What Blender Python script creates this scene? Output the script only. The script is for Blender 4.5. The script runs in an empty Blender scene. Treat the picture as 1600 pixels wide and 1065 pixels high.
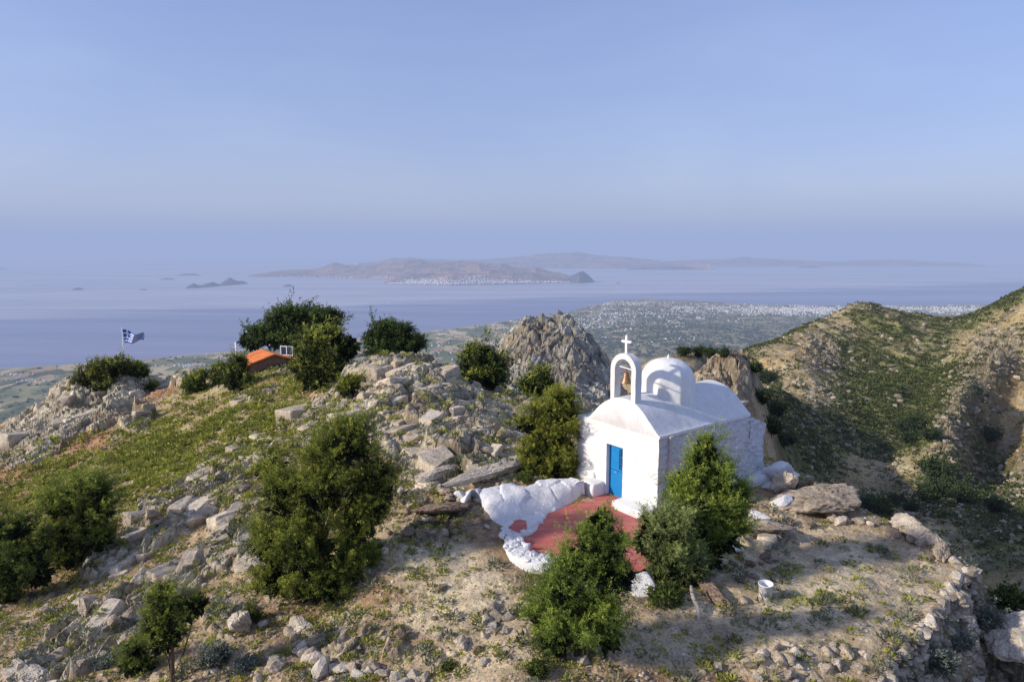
import bpy, math, random
import numpy as np
rng = np.random.default_rng(7)
random.seed(7)
SC = bpy.context.scene
COL = SC.collection
# ------------------------------------------------------------------ camera calibration
F = 1067.0
PITCH = math.atan((532.5 - 383) / F)
CP, SP = math.cos(PITCH), math.sin(PITCH)
def ray(u, v):
    cx = (u - 800) / F; cy = (532.5 - v) / F
    return np.array([cx, CP + cy * SP, -SP + cy * CP])
def atau(u, v):
    d = ray(u, v); return d[0] / d[1], d[2] / d[1]
def at_y(u, v, y):
    d = ray(u, v); return d * (y / d[1])
def at_z(u, v, z):
    d = ray(u, v); return d * (z / d[2])
def to_uv(a, t):
    d = CP - t * SP
    return 800 + F * a / d, 532.5 - F * (SP + t * CP) / d
# ------------------------------------------------------------------ numpy noise
def _h(*c, seed=0):
    n = np.full(np.broadcast(*c).shape, seed * 7919 + 13, dtype=np.uint32)
    for i, k in enumerate(c):
        n = n ^ (k.astype(np.int64).astype(np.uint32) * np.uint32((374761393, 668265263, 2246822519)[i]))
        n = (n ^ (n >> np.uint32(13))) * np.uint32(1274126177)
    n = n ^ (n >> np.uint32(16))
    return n.astype(np.float64) / 4294967295.0
def vnoise2(x, y, seed=0):
    xi = np.floor(x); yi = np.floor(y); fx = x - xi; fy = y - yi
    fx = fx * fx * fx * (fx * (fx * 6 - 15) + 10); fy = fy * fy * fy * (fy * (fy * 6 - 15) + 10)
    a = _h(xi, yi, seed=seed); b = _h(xi + 1, yi, seed=seed); c = _h(xi, yi + 1, seed=seed); d = _h(xi + 1, yi + 1, seed=seed)
    return (a + (b - a) * fx) * (1 - fy) + (c + (d - c) * fx) * fy
def fbm2(x, y, o=4, seed=0, gain=.5):
    s = 0; amp = 1; tot = 0
    for i in range(o):
        ca, sa = math.cos(.7 * i + .3), math.sin(.7 * i + .3)
        s = s + amp * vnoise2((x * ca - y * sa) * 2 ** i + 17.3 * i, (x * sa + y * ca) * 2 ** i - 9.1 * i, seed + i); tot += amp; amp *= gain
    return s / tot
def ridged2(x, y, o=4, seed=0):
    s = 0; amp = 1; tot = 0
    for i in range(o):
        n = 1 - np.abs(2 * vnoise2(x * 2 ** i + 5.7 * i, y * 2 ** i + 3.1 * i, seed + i) - 1)
        s = s + amp * n * n; tot += amp; amp *= .5
    return s / tot
def vnoise3(x, y, z, seed=0):
    xi = np.floor(x); yi = np.floor(y); zi = np.floor(z); fx = x - xi; fy = y - yi; fz = z - zi
    fx = fx * fx * (3 - 2 * fx); fy = fy * fy * (3 - 2 * fy); fz = fz * fz * (3 - 2 * fz)
    def L(dx, dy, dz): return _h(xi + dx, yi + dy, zi + dz, seed=seed)
    a = (L(0, 0, 0) * (1 - fx) + L(1, 0, 0) * fx) * (1 - fy) + (L(0, 1, 0) * (1 - fx) + L(1, 1, 0) * fx) * fy
    b = (L(0, 0, 1) * (1 - fx) + L(1, 0, 1) * fx) * (1 - fy) + (L(0, 1, 1) * (1 - fx) + L(1, 1, 1) * fx) * fy
    return a * (1 - fz) + b * fz
def fbm3(p, sc, o=3, seed=0):
    s = 0; amp = 1; tot = 0
    for i in range(o):
        s = s + amp * vnoise3(p[:, 0] * sc + 3.1 * i, p[:, 1] * sc + 7.7 * i, p[:, 2] * sc - 4.3 * i, seed + i); sc *= 2.03; tot += amp; amp *= .5
    return s / tot
def worley(x, y, seed=0):
    """F1, F2-F1, random id value, offset to the cell point"""
    xi = np.floor(x); yi = np.floor(y)
    f1 = np.full(x.shape, 9.); f2 = np.full(x.shape, 9.); rid = np.zeros(x.shape); ox = np.zeros(x.shape); oy = np.zeros(x.shape)
    for dx in (-1, 0, 1):
        for dy in (-1, 0, 1):
            cx = xi + dx; cy = yi + dy
            px = cx + _h(cx, cy, seed=seed + 1); py = cy + _h(cx, cy, seed=seed + 2)
            d = np.hypot(x - px, y - py)
            n = d < f1
            f2 = np.where(n, f1, np.minimum(f2, d))
            rid = np.where(n, _h(cx, cy, seed=seed + 3), rid); ox = np.where(n, x - px, ox); oy = np.where(n, y - py, oy)
            f1 = np.where(n, d, f1)
    return f1, f2 - f1, rid, ox, oy
def ss(e0, e1, x):
    t = np.clip((x - e0) / (e1 - e0), 0, 1); return t * t * (3 - 2 * t)
def mix3(c0, c1, w): return np.asarray(c0) * (1 - w[:, None]) + np.asarray(c1) * w[:, None]
# ------------------------------------------------------------------ object helpers
def tag(o, label=None, cat=None, group=None, kind=None):
    if label: o['label'] = label
    if cat: o['category'] = cat
    if group: o['group'] = group
    if kind: o['kind'] = kind
    return o
def mesh_np(name, verts, faces, mat, parent=None, col=None, smooth=False, loc=None):
    """faces: list of int arrays (n,k)"""
    me = bpy.data.meshes.new(name)
    verts = np.asarray(verts, dtype=np.float32)
    if not isinstance(faces, list): faces = [faces]
    faces = [f for f in faces if len(f)]
    me.vertices.add(len(verts)); me.vertices.foreach_set('co', verts.ravel())
    nl = sum(f.size for f in faces); npoly = sum(len(f) for f in faces)
    me.loops.add(nl); me.loops.foreach_set('vertex_index', np.concatenate([f.ravel() for f in faces]).astype(np.int32))
    tot = np.concatenate([np.full(len(f), f.shape[1]) for f in faces]); st = np.concatenate([[0], np.cumsum(tot)[:-1]])
    me.polygons.add(npoly); me.polygons.foreach_set('loop_start', st.astype(np.int32)); me.polygons.foreach_set('loop_total', tot.astype(np.int32))
    me.polygons.foreach_set('use_smooth', np.full(npoly, smooth))
    me.update(calc_edges=True)
    if col is not None:
        at = me.color_attributes.new('Col', 'FLOAT_COLOR', 'POINT')
        c = np.ones((len(verts), 4), dtype=np.float32); c[:, :3] = col
        at.data.foreach_set('color', c.ravel())
    if mat: me.materials.append(mat)
    o = bpy.data.objects.new(name, me); COL.objects.link(o)
    if parent: o.parent = parent
    if loc is not None: o.location = loc
    return o
def empty(name, loc, rz=0):
    o = bpy.data.objects.new(name, None); COL.objects.link(o); o.location = loc; o.rotation_euler = (0, 0, rz); o.empty_display_size = .3
    return o
class MB:
    def __init__(s): s.v = []; s.f = []; s.n = 0
    def add(s, v, f):
        v = np.asarray(v, float).reshape(-1, 3); s.v.append(v); s.f += [[i + s.n for i in q] for q in f]; s.n += len(v); return s
    def box(s, a, b):
        x0, y0, z0 = a; x1, y1, z1 = b
        return s.add([(x0, y0, z0), (x1, y0, z0), (x1, y1, z0), (x0, y1, z0), (x0, y0, z1), (x1, y0, z1), (x1, y1, z1), (x0, y1, z1)],
                     [(0, 3, 2, 1), (4, 5, 6, 7), (0, 1, 5, 4), (1, 2, 6, 5), (2, 3, 7, 6), (3, 0, 4, 7)])
    def tube(s, pts, rad, n=8, cap=True):
        pts = [np.asarray(p, float) for p in pts]; m = len(pts)
        if not hasattr(rad, '__len__'): rad = [rad] * m
        vs = []
        for i, p in enumerate(pts):
            t = pts[min(i + 1, m - 1)] - pts[max(i - 1, 0)]; t = t / (np.linalg.norm(t) + 1e-9)
            a = np.cross(t, (0, 0, 1) if abs(t[2]) < .9 else (1, 0, 0)); a /= np.linalg.norm(a); b = np.cross(t, a)
            for k in range(n):
                th = 2 * math.pi * k / n; vs.append(p + rad[i] * (math.cos(th) * a + math.sin(th) * b))
        fs = [(i * n + k, i * n + (k + 1) % n, (i + 1) * n + (k + 1) % n, (i + 1) * n + k) for i in range(m - 1) for k in range(n)]
        if cap: fs += [tuple(range(n))[::-1], tuple((m - 1) * n + k for k in range(n))]
        return s.add(vs, fs)
    def lathe(s, prof, n=24, c=(0, 0, 0)):
        vs = [(c[0] + r * math.cos(2 * math.pi * k / n), c[1] + r * math.sin(2 * math.pi * k / n), c[2] + z) for r, z in prof for k in range(n)]
        return s.add(vs, [(i * n + k, i * n + (k + 1) % n, (i + 1) * n + (k + 1) % n, (i + 1) * n + k) for i in range(len(prof) - 1) for k in range(n)])
    def obj(s, name, mat, parent=None, smooth=False, loc=None, jitter=0):
        me = bpy.data.meshes.new(name); v = np.concatenate(s.v)
        me.from_pydata([tuple(q) for q in v], [], [tuple(q) for q in s.f]); me.update()
        if smooth: me.polygons.foreach_set('use_smooth', [True] * len(me.polygons))
        me.materials.append(mat)
        o = bpy.data.objects.new(name, me); COL.objects.link(o)
        if parent: o.parent = parent
        if loc is not None: o.location = loc
        return o
# ------------------------------------------------------------------ materials
def new_mat(name):
    m = bpy.data.materials.new(name); m.use_nodes = True; nt = m.node_tree
    b = nt.nodes['Principled BSDF']; return m, nt, b
def N(nt, typ, **kw):
    n = nt.nodes.new(typ)
    for k, v in kw.items():
        if k in n.inputs: n.inputs[k].default_value = v
        else: setattr(n, k, v)
    return n
def noise_node(nt, scale, detail=4, rough=.55, vec=None):
    n = N(nt, 'ShaderNodeTexNoise'); n.inputs['Scale'].default_value = scale; n.inputs['Detail'].default_value = detail; n.inputs['Roughness'].default_value = rough
    if vec: nt.links.new(vec, n.inputs['Vector'])
    return n
def ramp(nt, fac, stops):
    r = nt.nodes.new('ShaderNodeValToRGB'); e = r.color_ramp.elements
    while len(e) < len(stops): e.new(.5)
    for i, (p, c) in enumerate(stops):
        e[i].position = p; e[i].color = (c, c, c, 1) if not hasattr(c, '__len__') else (*c, 1)
    nt.links.new(fac, r.inputs['Fac']); return r.outputs['Color']
def mul(nt, a, b, fac=1.0, mode='MULTIPLY'):
    m = nt.nodes.new('ShaderNodeMix'); m.data_type = 'RGBA'; m.blend_type = mode; m.inputs[0].default_value = fac
    for s, k in ((a, 6), (b, 7)):
        if hasattr(s, 'links'): nt.links.new(s, m.inputs[k])
        else: m.inputs[k].default_value = (*s, 1)
    return m.outputs[2]
def bump(nt, h, dist, strength=1.0, normal=None):
    b = nt.nodes.new('ShaderNodeBump'); b.inputs['Strength'].default_value = strength; b.inputs['Distance'].default_value = dist
    nt.links.new(h, b.inputs['Height'])
    if normal: nt.links.new(normal, b.inputs['Normal'])
    return b.outputs['Normal']
def geo_pos(nt): return nt.nodes.new('ShaderNodeNewGeometry').outputs['Position']
def obj_pos(nt): return nt.nodes.new('ShaderNodeTexCoord').outputs['Object']

def mat_terrain(name, s1, s2, bdist, contrast=1.0):
    m, nt, b = new_mat(name); pos = geo_pos(nt)
    at = nt.nodes.new('ShaderNodeVertexColor'); at.layer_name = 'Col'
    n1 = noise_node(nt, s1, 6, .65, pos); n2 = noise_node(nt, s2, 5, .7, pos)
    c = mul(nt, at.outputs['Color'], ramp(nt, n1.outputs['Fac'], [(.25, 1 - .42 * contrast), (.5, 1.0), (.75, min(1.0 + .5 * contrast, 1.5))]))
    c = mul(nt, c, ramp(nt, n2.outputs['Fac'], [(.3, 1 - .5 * contrast), (.5, 1.0), (.72, 1.35)]))
    nt.links.new(c, b.inputs['Base Color']); b.inputs['Roughness'].default_value = .92; b.inputs['Specular IOR Level'].default_value = .15
    n3 = noise_node(nt, s1 * .3, 5, .7, pos); n3.inputs['Distortion'].default_value = .6
    nrm = bump(nt, n2.outputs['Fac'], bdist, .8); nrm = bump(nt, n1.outputs['Fac'], bdist * 4, .8, nrm); nrm = bump(nt, n3.outputs['Fac'], bdist * 8, .6, nrm)
    nt.links.new(nrm, b.inputs['Normal']); return m
M_GROUND = mat_terrain('rock_and_soil', 2.2, 16.0, .03)
M_MOUNT = mat_terrain('mountain_scree', .05, .4, .6, .8)
def mat_rock(name, base, dark=.45, warm=(1, .96, .9)):
    m, nt, b = new_mat(name); pos = geo_pos(nt)
    n1 = noise_node(nt, 3.0, 6, .65, pos); n2 = noise_node(nt, 22, 5, .7, pos); n3 = noise_node(nt, .7, 3, .5, pos)
    c = mul(nt, base, ramp(nt, n1.outputs['Fac'], [(.3, dark), (.5, .95), (.7, 1.25)]))
    c = mul(nt, c, ramp(nt, n2.outputs['Fac'], [(.32, .5), (.5, 1.), (.7, 1.3)]))
    c = mul(nt, c, ramp(nt, n3.outputs['Fac'], [(.35, (.8, .76, .72)), (.65, (1.1, 1.05, .98))]))
    nt.links.new(c, b.inputs['Base Color']); b.inputs['Roughness'].default_value = .93; b.inputs['Specular IOR Level'].default_value = .15
    nrm = bump(nt, n2.outputs['Fac'], .02, .9); nrm = bump(nt, n1.outputs['Fac'], .08, .7, nrm)
    nt.links.new(nrm, b.inputs['Normal']); return m
M_ROCK = mat_rock('weathered_limestone', (.42, .36, .285))
M_ROCKP = mat_rock('pale_limestone', (.56, .51, .43), .6)
M_ROCKD = mat_rock('brown_stone', (.29, .22, .165))
def mat_white(name, base=(.80, .80, .80), rough_b=.02, cell=3.0, dirt=.75, bs=.6):
    m, nt, b = new_mat(name); pos = obj_pos(nt)
    n1 = noise_node(nt, 1.3, 5, .6, pos); n2 = noise_node(nt, 14, 6, .65, pos); n3 = noise_node(nt, 5, 8, .75, pos)
    c = mul(nt, base, ramp(nt, n1.outputs['Fac'], [(.3, (.90, .885, .86)), (.6, (1, 1, 1))]))
    c = mul(nt, c, ramp(nt, n3.outputs['Fac'], [(.27, dirt * .6), (.34, .97), (1, 1.)]))
    mps = N(nt, 'ShaderNodeMapping'); mps.inputs['Scale'].default_value = (3.2, 3.2, .45); nt.links.new(pos, mps.inputs['Vector'])
    nst = noise_node(nt, 1.7, 7, .7, mps.outputs['Vector']); c = mul(nt, c, ramp(nt, nst.outputs['Fac'], [(.30, (.80, .785, .76)), (.43, (.965, .96, .95)), (.55, (1, 1, 1))]))
    nt.links.new(c, b.inputs['Base Color']); b.inputs['Roughness'].default_value = .85; b.inputs['Specular IOR Level'].default_value = .2
    nrm = bump(nt, n2.outputs['Fac'], rough_b, bs); nrm = bump(nt, n3.outputs['Fac'], rough_b * 1.5, bs, nrm)
    nt.links.new(nrm, b.inputs['Normal']); return m
M_WHITE = mat_white('whitewash', (.84, .84, .83), .022, bs=.6)
M_ROOF = mat_white('whitewashed_roof', (.76, .76, .75), .012, dirt=.9)
M_WWALL = mat_white('whitewashed_rubble', (.78, .78, .79), .03, dirt=.5, bs=.9)
def mat_stonewall():
    m, nt, b = new_mat('rough_whitewashed_masonry'); pos = obj_pos(nt)
    mp = N(nt, 'ShaderNodeMapping'); mp.inputs['Scale'].default_value = (1.0, 1.0, 3.2); nt.links.new(pos, mp.inputs['Vector'])
    wn = noise_node(nt, 2.5, 3, .6, pos)
    add = N(nt, 'ShaderNodeVectorMath', operation='MULTIPLY_ADD'); nt.links.new(wn.outputs['Color'], add.inputs[0]); add.inputs[1].default_value = (.5, .5, .5); nt.links.new(mp.outputs['Vector'], add.inputs[2])
    vo = N(nt, 'ShaderNodeTexVoronoi', feature='DISTANCE_TO_EDGE'); vo.inputs['Scale'].default_value = 3.0; nt.links.new(add.outputs[0], vo.inputs['Vector'])
    n2 = noise_node(nt, 14, 6, .7, pos); n3 = noise_node(nt, 7, 8, .8, mp.outputs['Vector'])
    c = mul(nt, (.82, .82, .83), ramp(nt, n3.outputs['Fac'], [(.30, (.12, .12, .13)), (.345, (.9, .9, .92)), (1, (1, 1, 1))]))
    cr = ramp(nt, vo.outputs['Distance'], [(0, (.55, .55, .58)), (.05, (1, 1, 1))])
    c = mul(nt, c, cr, .15)
    nt.links.new(c, b.inputs['Base Color']); b.inputs['Roughness'].default_value = .9; b.inputs['Specular IOR Level'].default_value = .15
    e = ramp(nt, vo.outputs['Distance'], [(0, 0.), (.12, .8), (.3, 1.)])
    n4 = noise_node(nt, 3.2, 5, .7, mp.outputs['Vector']); nrm = bump(nt, n2.outputs['Fac'], .03, 1.); nrm = bump(nt, n4.outputs['Fac'], .12, 1., nrm); nrm = bump(nt, e, .018, .45, nrm)
    nt.links.new(nrm, b.inputs['Normal']); return m
M_MASON = mat_stonewall()
def mat_plain(name, col, rough=.6, var=.25, scale=4, metal=0, bmp=0.0, spec=.3):
    m, nt, b = new_mat(name); pos = obj_pos(nt); n1 = noise_node(nt, scale, 6, .65, pos)
    c = mul(nt, col, ramp(nt, n1.outputs['Fac'], [(.3, 1 - var), (.7, 1 + var)]))
    nt.links.new(c, b.inputs['Base Color']); b.inputs['Roughness'].default_value = rough; b.inputs['Metallic'].default_value = metal; b.inputs['Specular IOR Level'].default_value = spec
    if bmp: nt.links.new(bump(nt, n1.outputs['Fac'], bmp, .8), b.inputs['Normal'])
    return m
M_BLUE = mat_plain('blue_door_paint', (.012, .21, .50), .45, .12, 6, bmp=.002)
M_GLASS = mat_plain('dark_window_glass', (.03, .05, .09), .12, .2, 3, spec=.6)
M_BRONZE = mat_plain('bell_bronze', (.27, .17, .10), .45, .35, 14, metal=.5)
M_ROPE = mat_plain('rope', (.42, .38, .2), .9)
M_PIPE = mat_plain('grey_pipe', (.50, .47, .46), .7, .3, 8)
M_ORANGE = mat_plain('orange_roof', (.72, .215, .045), .6, .25, 1.3, bmp=.02)
M_HUT = mat_plain('hut_boards', (.23, .14, .09), .8, .35, 3)
M_METAL = mat_plain('galvanised_metal', (.45, .46, .47), .45, .2, 8, metal=.6)
M_SOLAR = mat_plain('solar_cells', (.02, .04, .10), .2, .2, 5, spec=.6)
M_WPAINT = mat_plain('white_paint', (.78, .78, .76), .5, .08, 5)
M_BARK = mat_plain('juniper_bark', (.11, .08, .055), .95, .4, 9, bmp=.02)
M_DEAD = mat_plain('bleached_wood', (.42, .38, .32), .9, .25, 10, bmp=.01)
M_NAVY = mat_plain('flag_blue', (.02, .11, .45), .8, .1, 3)
M_FWHITE = mat_plain('flag_white', (.75, .76, .78), .8, .06, 3)
M_INK = mat_plain('blue_print', (.03, .08, .25), .5, .1, 3)
def mat_red():
    m, nt, b = new_mat('red_painted_floor'); pos = geo_pos(nt)
    n1 = noise_node(nt, 1.1, 5, .6, pos); n2 = noise_node(nt, 9, 6, .7, pos)
    mp = N(nt, 'ShaderNodeMapping'); mp.inputs['Scale'].default_value = (.8, 3.5, 1); mp.inputs['Rotation'].default_value = (0, 0, .5); nt.links.new(pos, mp.inputs['Vector'])
    n3 = noise_node(nt, 1.6, 5, .65, mp.outputs['Vector'])
    c = mul(nt, (.56, .13, .105), ramp(nt, n1.outputs['Fac'], [(.3, (.8, .8, .8)), (.7, (1.12, 1.3, 1.3))]))
    c = mul(nt, c, (.55, .36, .25), 0.0)
    mx = nt.nodes.new('ShaderNodeMix'); mx.data_type = 'RGBA'
    nt.links.new(ramp(nt, n3.outputs['Fac'], [(.5, 0.), (.72, .6)]), mx.inputs[0]); nt.links.new(c, mx.inputs[6]); mx.inputs[7].default_value = (.62, .36, .28, 1)
    nt.links.new(mul(nt, mx.outputs[2], ramp(nt, n2.outputs['Fac'], [(.3, .85), (.6, 1.05)])), b.inputs['Base Color'])
    b.inputs['Roughness'].default_value = .6; b.inputs['Specular IOR Level'].default_value = .3
    nt.links.new(bump(nt, n2.outputs['Fac'], .01, .6), b.inputs['Normal']); return m
M_RED = mat_red()
def mat_leaf(name, trans=.25):
    m, nt, b = new_mat(name); at = nt.nodes.new('ShaderNodeVertexColor'); at.layer_name = 'Col'
    nt.links.new(at.outputs['Color'], b.inputs['Base Color']); b.inputs['Roughness'].default_value = .7; b.inputs['Specular IOR Level'].default_value = .2
    tr = nt.nodes.new('ShaderNodeBsdfTranslucent'); nt.links.new(at.outputs['Color'], tr.inputs['Color'])
    mx = nt.nodes.new('ShaderNodeMixShader'); mx.inputs[0].default_value = trans
    nt.links.new(b.outputs[0], mx.inputs[1]); nt.links.new(tr.outputs[0], mx.inputs[2])
    nt.links.new(mx.outputs[0], nt.nodes['Material Output'].inputs['Surface']); return m
M_LEAF = mat_leaf('foliage')
# ------------------------------------------------------------------ terrain base surface (control points -> smooth surface)
CPTS = []   # (a, ln y, tan of elevation)
def cz(z, *uvs):
    for u, v in uvs:
        a, t = atau(u, v); CPTS.append((a, math.log(z / t), t))
def cy(*l):
    for u, v, y in l:
        a, t = atau(u, v); CPTS.append((a, math.log(y), t))
def cw(*l):      # u at horizon, y, z
    for u, y, z in l:
        CPTS.append(((u - 800) / F, math.log(y), z / y))
cz(-9.2, (700, 830), (650, 870), (1200, 900), (1350, 900), (1330, 800), (1000, 830), (880, 850), (1250, 850))
cz(-9.35, (720, 950), (800, 1065), (1100, 1000), (1200, 1065), (1300, 980), (1450, 880), (1000, 1065), (1400, 1000))
cz(-9.1, (1230, 770), (1050, 760), (620, 850))
cz(-9.38, (1372, 1062), (1440, 980), (1500, 905), (1514, 888), (1490, 862), (1430, 836), (1335, 788), (1255, 752))
cw(*[((x / y) * F + 800, y, -9.5) for x, y in [(10.0, 12.6), (12.3, 14.8), (15.0, 17.6), (15.6, 19.6), (15.2, 22.0), (14.3, 24.4), (13.3, 27.4), (7.8, 10.6), (12.0, 29.0)]])
cw(((10 / 30) * F + 800, 31, -9.8), ((7.5 / 34) * F + 800, 34, -10.6), ((5 / 38) * F + 800, 38, -11.4))
cz(-9.9, (600, 1065)); cz(-9.6, (620, 960)); cz(-8.55, (800, 742), (745, 752), (860, 735)); cz(-8.7, (930, 700))
cy((620, 560, 46), (560, 574, 47), (690, 572, 46), (650, 640, 36), (600, 700, 29.5), (700, 700, 29), (740, 640, 36), (760, 612, 43),
   (650, 740, 26.8), (640, 790, 23.5), (800, 680, 31), (780, 650, 36), (830, 640, 40), (860, 640, 44))
cw((640, 56, -13), (640, 75, -24), (560, 60, -14), (700, 58, -14), (480, 95, -26), (640, 110, -45))
cy((772, 552, 79), (795, 524, 80), (822, 506, 81), (850, 501, 81), (888, 503, 81), (918, 520, 80), (938, 545, 78), (950, 560, 77), (968, 600, 76), (850, 550, 72), (900, 560, 71), (850, 605, 63), (900, 610, 63),
   (790, 590, 66), (745, 600, 62), (720, 585, 62), (840, 632, 52))
cw((730, 78, -20), (700, 100, -40), (870, 105, -28), (800, 105, -32), (950, 100, -30), (1000, 80, -21), (1000, 50, -15))
cy((1120, 577, 88), (1090, 585, 84), (1165, 600, 84), (1200, 640, 78), (1150, 625, 72), (1060, 554, 125), (1020, 562, 120), (1110, 551, 130), (1165, 558, 150))
cw((1120, 115, -25), (1060, 160, -38), (1000, 160, -40), (1165, 200, -48), (1100, 300, -110), (1000, 300, -120), (900, 300, -130))
cy((420, 580, 68), (480, 578, 64), (330, 580, 74), (270, 588, 76), (250, 600, 74), (200, 588, 80), (150, 598, 80), (110, 604, 79), (60, 636, 77), (0, 664, 74), (-80, 700, 70),
   (0, 700, 63), (100, 690, 58), (200, 680, 56), (250, 645, 62), (330, 620, 61), (0, 740, 52), (0, 800, 42), (100, 745, 48), (200, 740, 44), (300, 700, 47), (350, 655, 50),
   (450, 622, 50), (500, 594, 54), (450, 680, 40), (420, 730, 34), (300, 780, 34), (200, 830, 32), (100, 850, 32), (0, 880, 31), (100, 940, 25), (0, 950, 25.5), (0, 1065, 18.5),
   (150, 1065, 17), (300, 1065, 15.8), (450, 1065, 14.9), (200, 950, 22.5), (300, 900, 23.5), (400, 900, 21.8), (400, 850, 24.5), (500, 950, 18.8), (500, 850, 23.5), (500, 790, 27), (400, 780, 30),
   (600, 620, 39), (540, 620, 44), (540, 680, 33), (520, 730, 29.5), (-150, 900, 30), (-150, 1065, 20), (-150, 760, 50))
cw((200, 105, -40), (0, 100, -42), (350, 100, -36), (450, 92, -27), (-200, 100, -50), (-200, 60, -28))
cw((-400, 30, -22), (-400, 12, -15), (0, 9, -12), (800, 6, -10), (800, 3, -10.5), (300, 6, -11), (1600, 5, -13))
# gorge and mountain to the right
cw((1300, 46, -27), (1450, 40, -27), (1600, 34, -24), (1200, 50, -25), (1100, 52, -19), (1300, 80, -52), (1500, 70, -50), (1200, 90, -45), (1700, 60, -40), (2000, 40, -30), (1900, 100, -60), (1400, 130, -74), (1600, 100, -66))
cy((1350, 473, 540), (1300, 490, 520), (1250, 511, 490), (1200, 536, 450), (1150, 556, 410), (1375, 478, 545), (1400, 487, 550), (1440, 496, 570), (1480, 501, 580), (1520, 491, 530), (1560, 474, 480), (1600, 456, 440), (1700, 425, 420), (1850, 400, 420),
   (1250, 560, 370), (1200, 600, 270), (1220, 660, 215), (1240, 720, 190), (1300, 560, 410), (1300, 620, 340), (1300, 700, 265), (1330, 760, 225), (1330, 520, 470), (1400, 540, 450), (1400, 620, 350), (1400, 700, 285), (1400, 770, 225),
   (1480, 550, 440), (1450, 620, 350), (1440, 690, 290), (1560, 505, 440), (1540, 530, 400),
   (1572, 528, 385), (1552, 560, 345), (1515, 610, 300), (1478, 645, 272), (1492, 700, 240), (1500, 750, 215), (1505, 800, 175),
   (1590, 620, 330), (1565, 660, 312), (1545, 720, 285), (1540, 780, 250), (1640, 590, 330), (1600, 700, 260), (1600, 760, 215), (1660, 700, 240), (1560, 860, 150), (1600, 930, 105))
cw((1350, 700, -120), (1150, 600, -160), (1500, 760, -150), (1700, 600, -60), (1250, 650, -140), (1000, 700, -300), (600, 300, -150), (200, 300, -160), (-200, 300, -170), (-200, 800, -420), (200, 800, -420), (600, 800, -400), (1350, 1000, -420), (1700, 1000, -400), (900, 1000, -430))
cw(*[(u, 1500, -640) for u in (-300, 200, 600, 1000, 1400, 1900)], *[(u, 2300, -830) for u in (-300, 200, 600, 1000, 1400, 1900)])
CA = np.array(CPTS); SX = 1.7
def phi(r): return np.sqrt(r * r + .03 ** 2)
K = phi(np.hypot((CA[:, None, 0] - CA[None, :, 0]) * SX, CA[:, None, 1] - CA[None, :, 1]))
n_ = len(CA); PM = np.c_[np.ones(n_), CA[:, :2]]
A_ = np.block([[K + 2e-4 * np.eye(n_) * 0 - 1e-3 * np.eye(n_), PM], [PM.T, np.zeros((3, 3))]])
W_ = np.linalg.solve(A_, np.r_[CA[:, 2], 0, 0, 0])
A0, A1, L0, L1 = -1.45, 1.45, math.log(4.5), math.log(2300)
NGA, NGL = 260, 420
ga = np.linspace(A0, A1, NGA); gl = np.linspace(L0, L1, NGL)
GA, GL = np.meshgrid(ga, gl)
T_ = np.zeros(GA.shape)
for k in range(n_):
    T_ += W_[k] * phi(np.hypot((GA - CA[k, 0]) * SX, GL - CA[k, 1]))
T_ += W_[n_] + W_[n_ + 1] * GA + W_[n_ + 2] * GL
def bil(G, a, l, a_rng=(A0, A1), l_rng=(L0, L1)):
    ny, nx = G.shape[:2]
    fx = np.clip((a - a_rng[0]) / (a_rng[1] - a_rng[0]) * (nx - 1), 0, nx - 1.001); fy = np.clip((l - l_rng[0]) / (l_rng[1] - l_rng[0]) * (ny - 1), 0, ny - 1.001)
    ix = fx.astype(int); iy = fy.astype(int); fx = fx - ix; fy = fy - iy
    return (G[iy, ix] * (1 - fx) + G[iy, ix + 1] * fx) * (1 - fy) + (G[iy + 1, ix] * (1 - fx) + G[iy + 1, ix + 1] * fx) * fy
# plateau edge (world)
EDGE = [np.array(p) for p in [(-3., 3.0), (2.5, 8.2), (5.2, 11.0)]] + [at_z(u, v, -9.35)[:2] for u, v in [(1372, 1062), (1440, 980), (1500, 905), (1514, 888), (1490, 862), (1430, 836), (1335, 788), (1255, 752)]] + [np.array(p) for p in [(11.6, 29.5), (9.5, 33), (8.5, 40), (7.5, 48)]]
EDGE = np.array(EDGE)
def edge_dist(x, y):
    d = np.full(x.shape, 1e9)
    for i in range(len(EDGE) - 1):
        p, q = EDGE[i], EDGE[i + 1]; e = q - p; t = np.clip(((x - p[0]) * e[0] + (y - p[1]) * e[1]) / (e @ e), 0, 1)
        d = np.minimum(d, np.hypot(x - p[0] - t * e[0], y - p[1] - t * e[1]))
    poly = np.vstack([EDGE, [(7.5, 5000), (9000, 5000), (9000, -200), (-3, -200)]]); ins = np.zeros(x.shape, bool)
    j = len(poly) - 1
    for i in range(len(poly)):
        xi, yi = poly[i]; xj, yj = poly[j]
        c = ((yi > y) != (yj > y)) & (x < (xj - xi) * (y - yi) / (yj - yi + 1e-12) + xi); ins ^= c; j = i
    return np.where(ins, d, -d)
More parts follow.
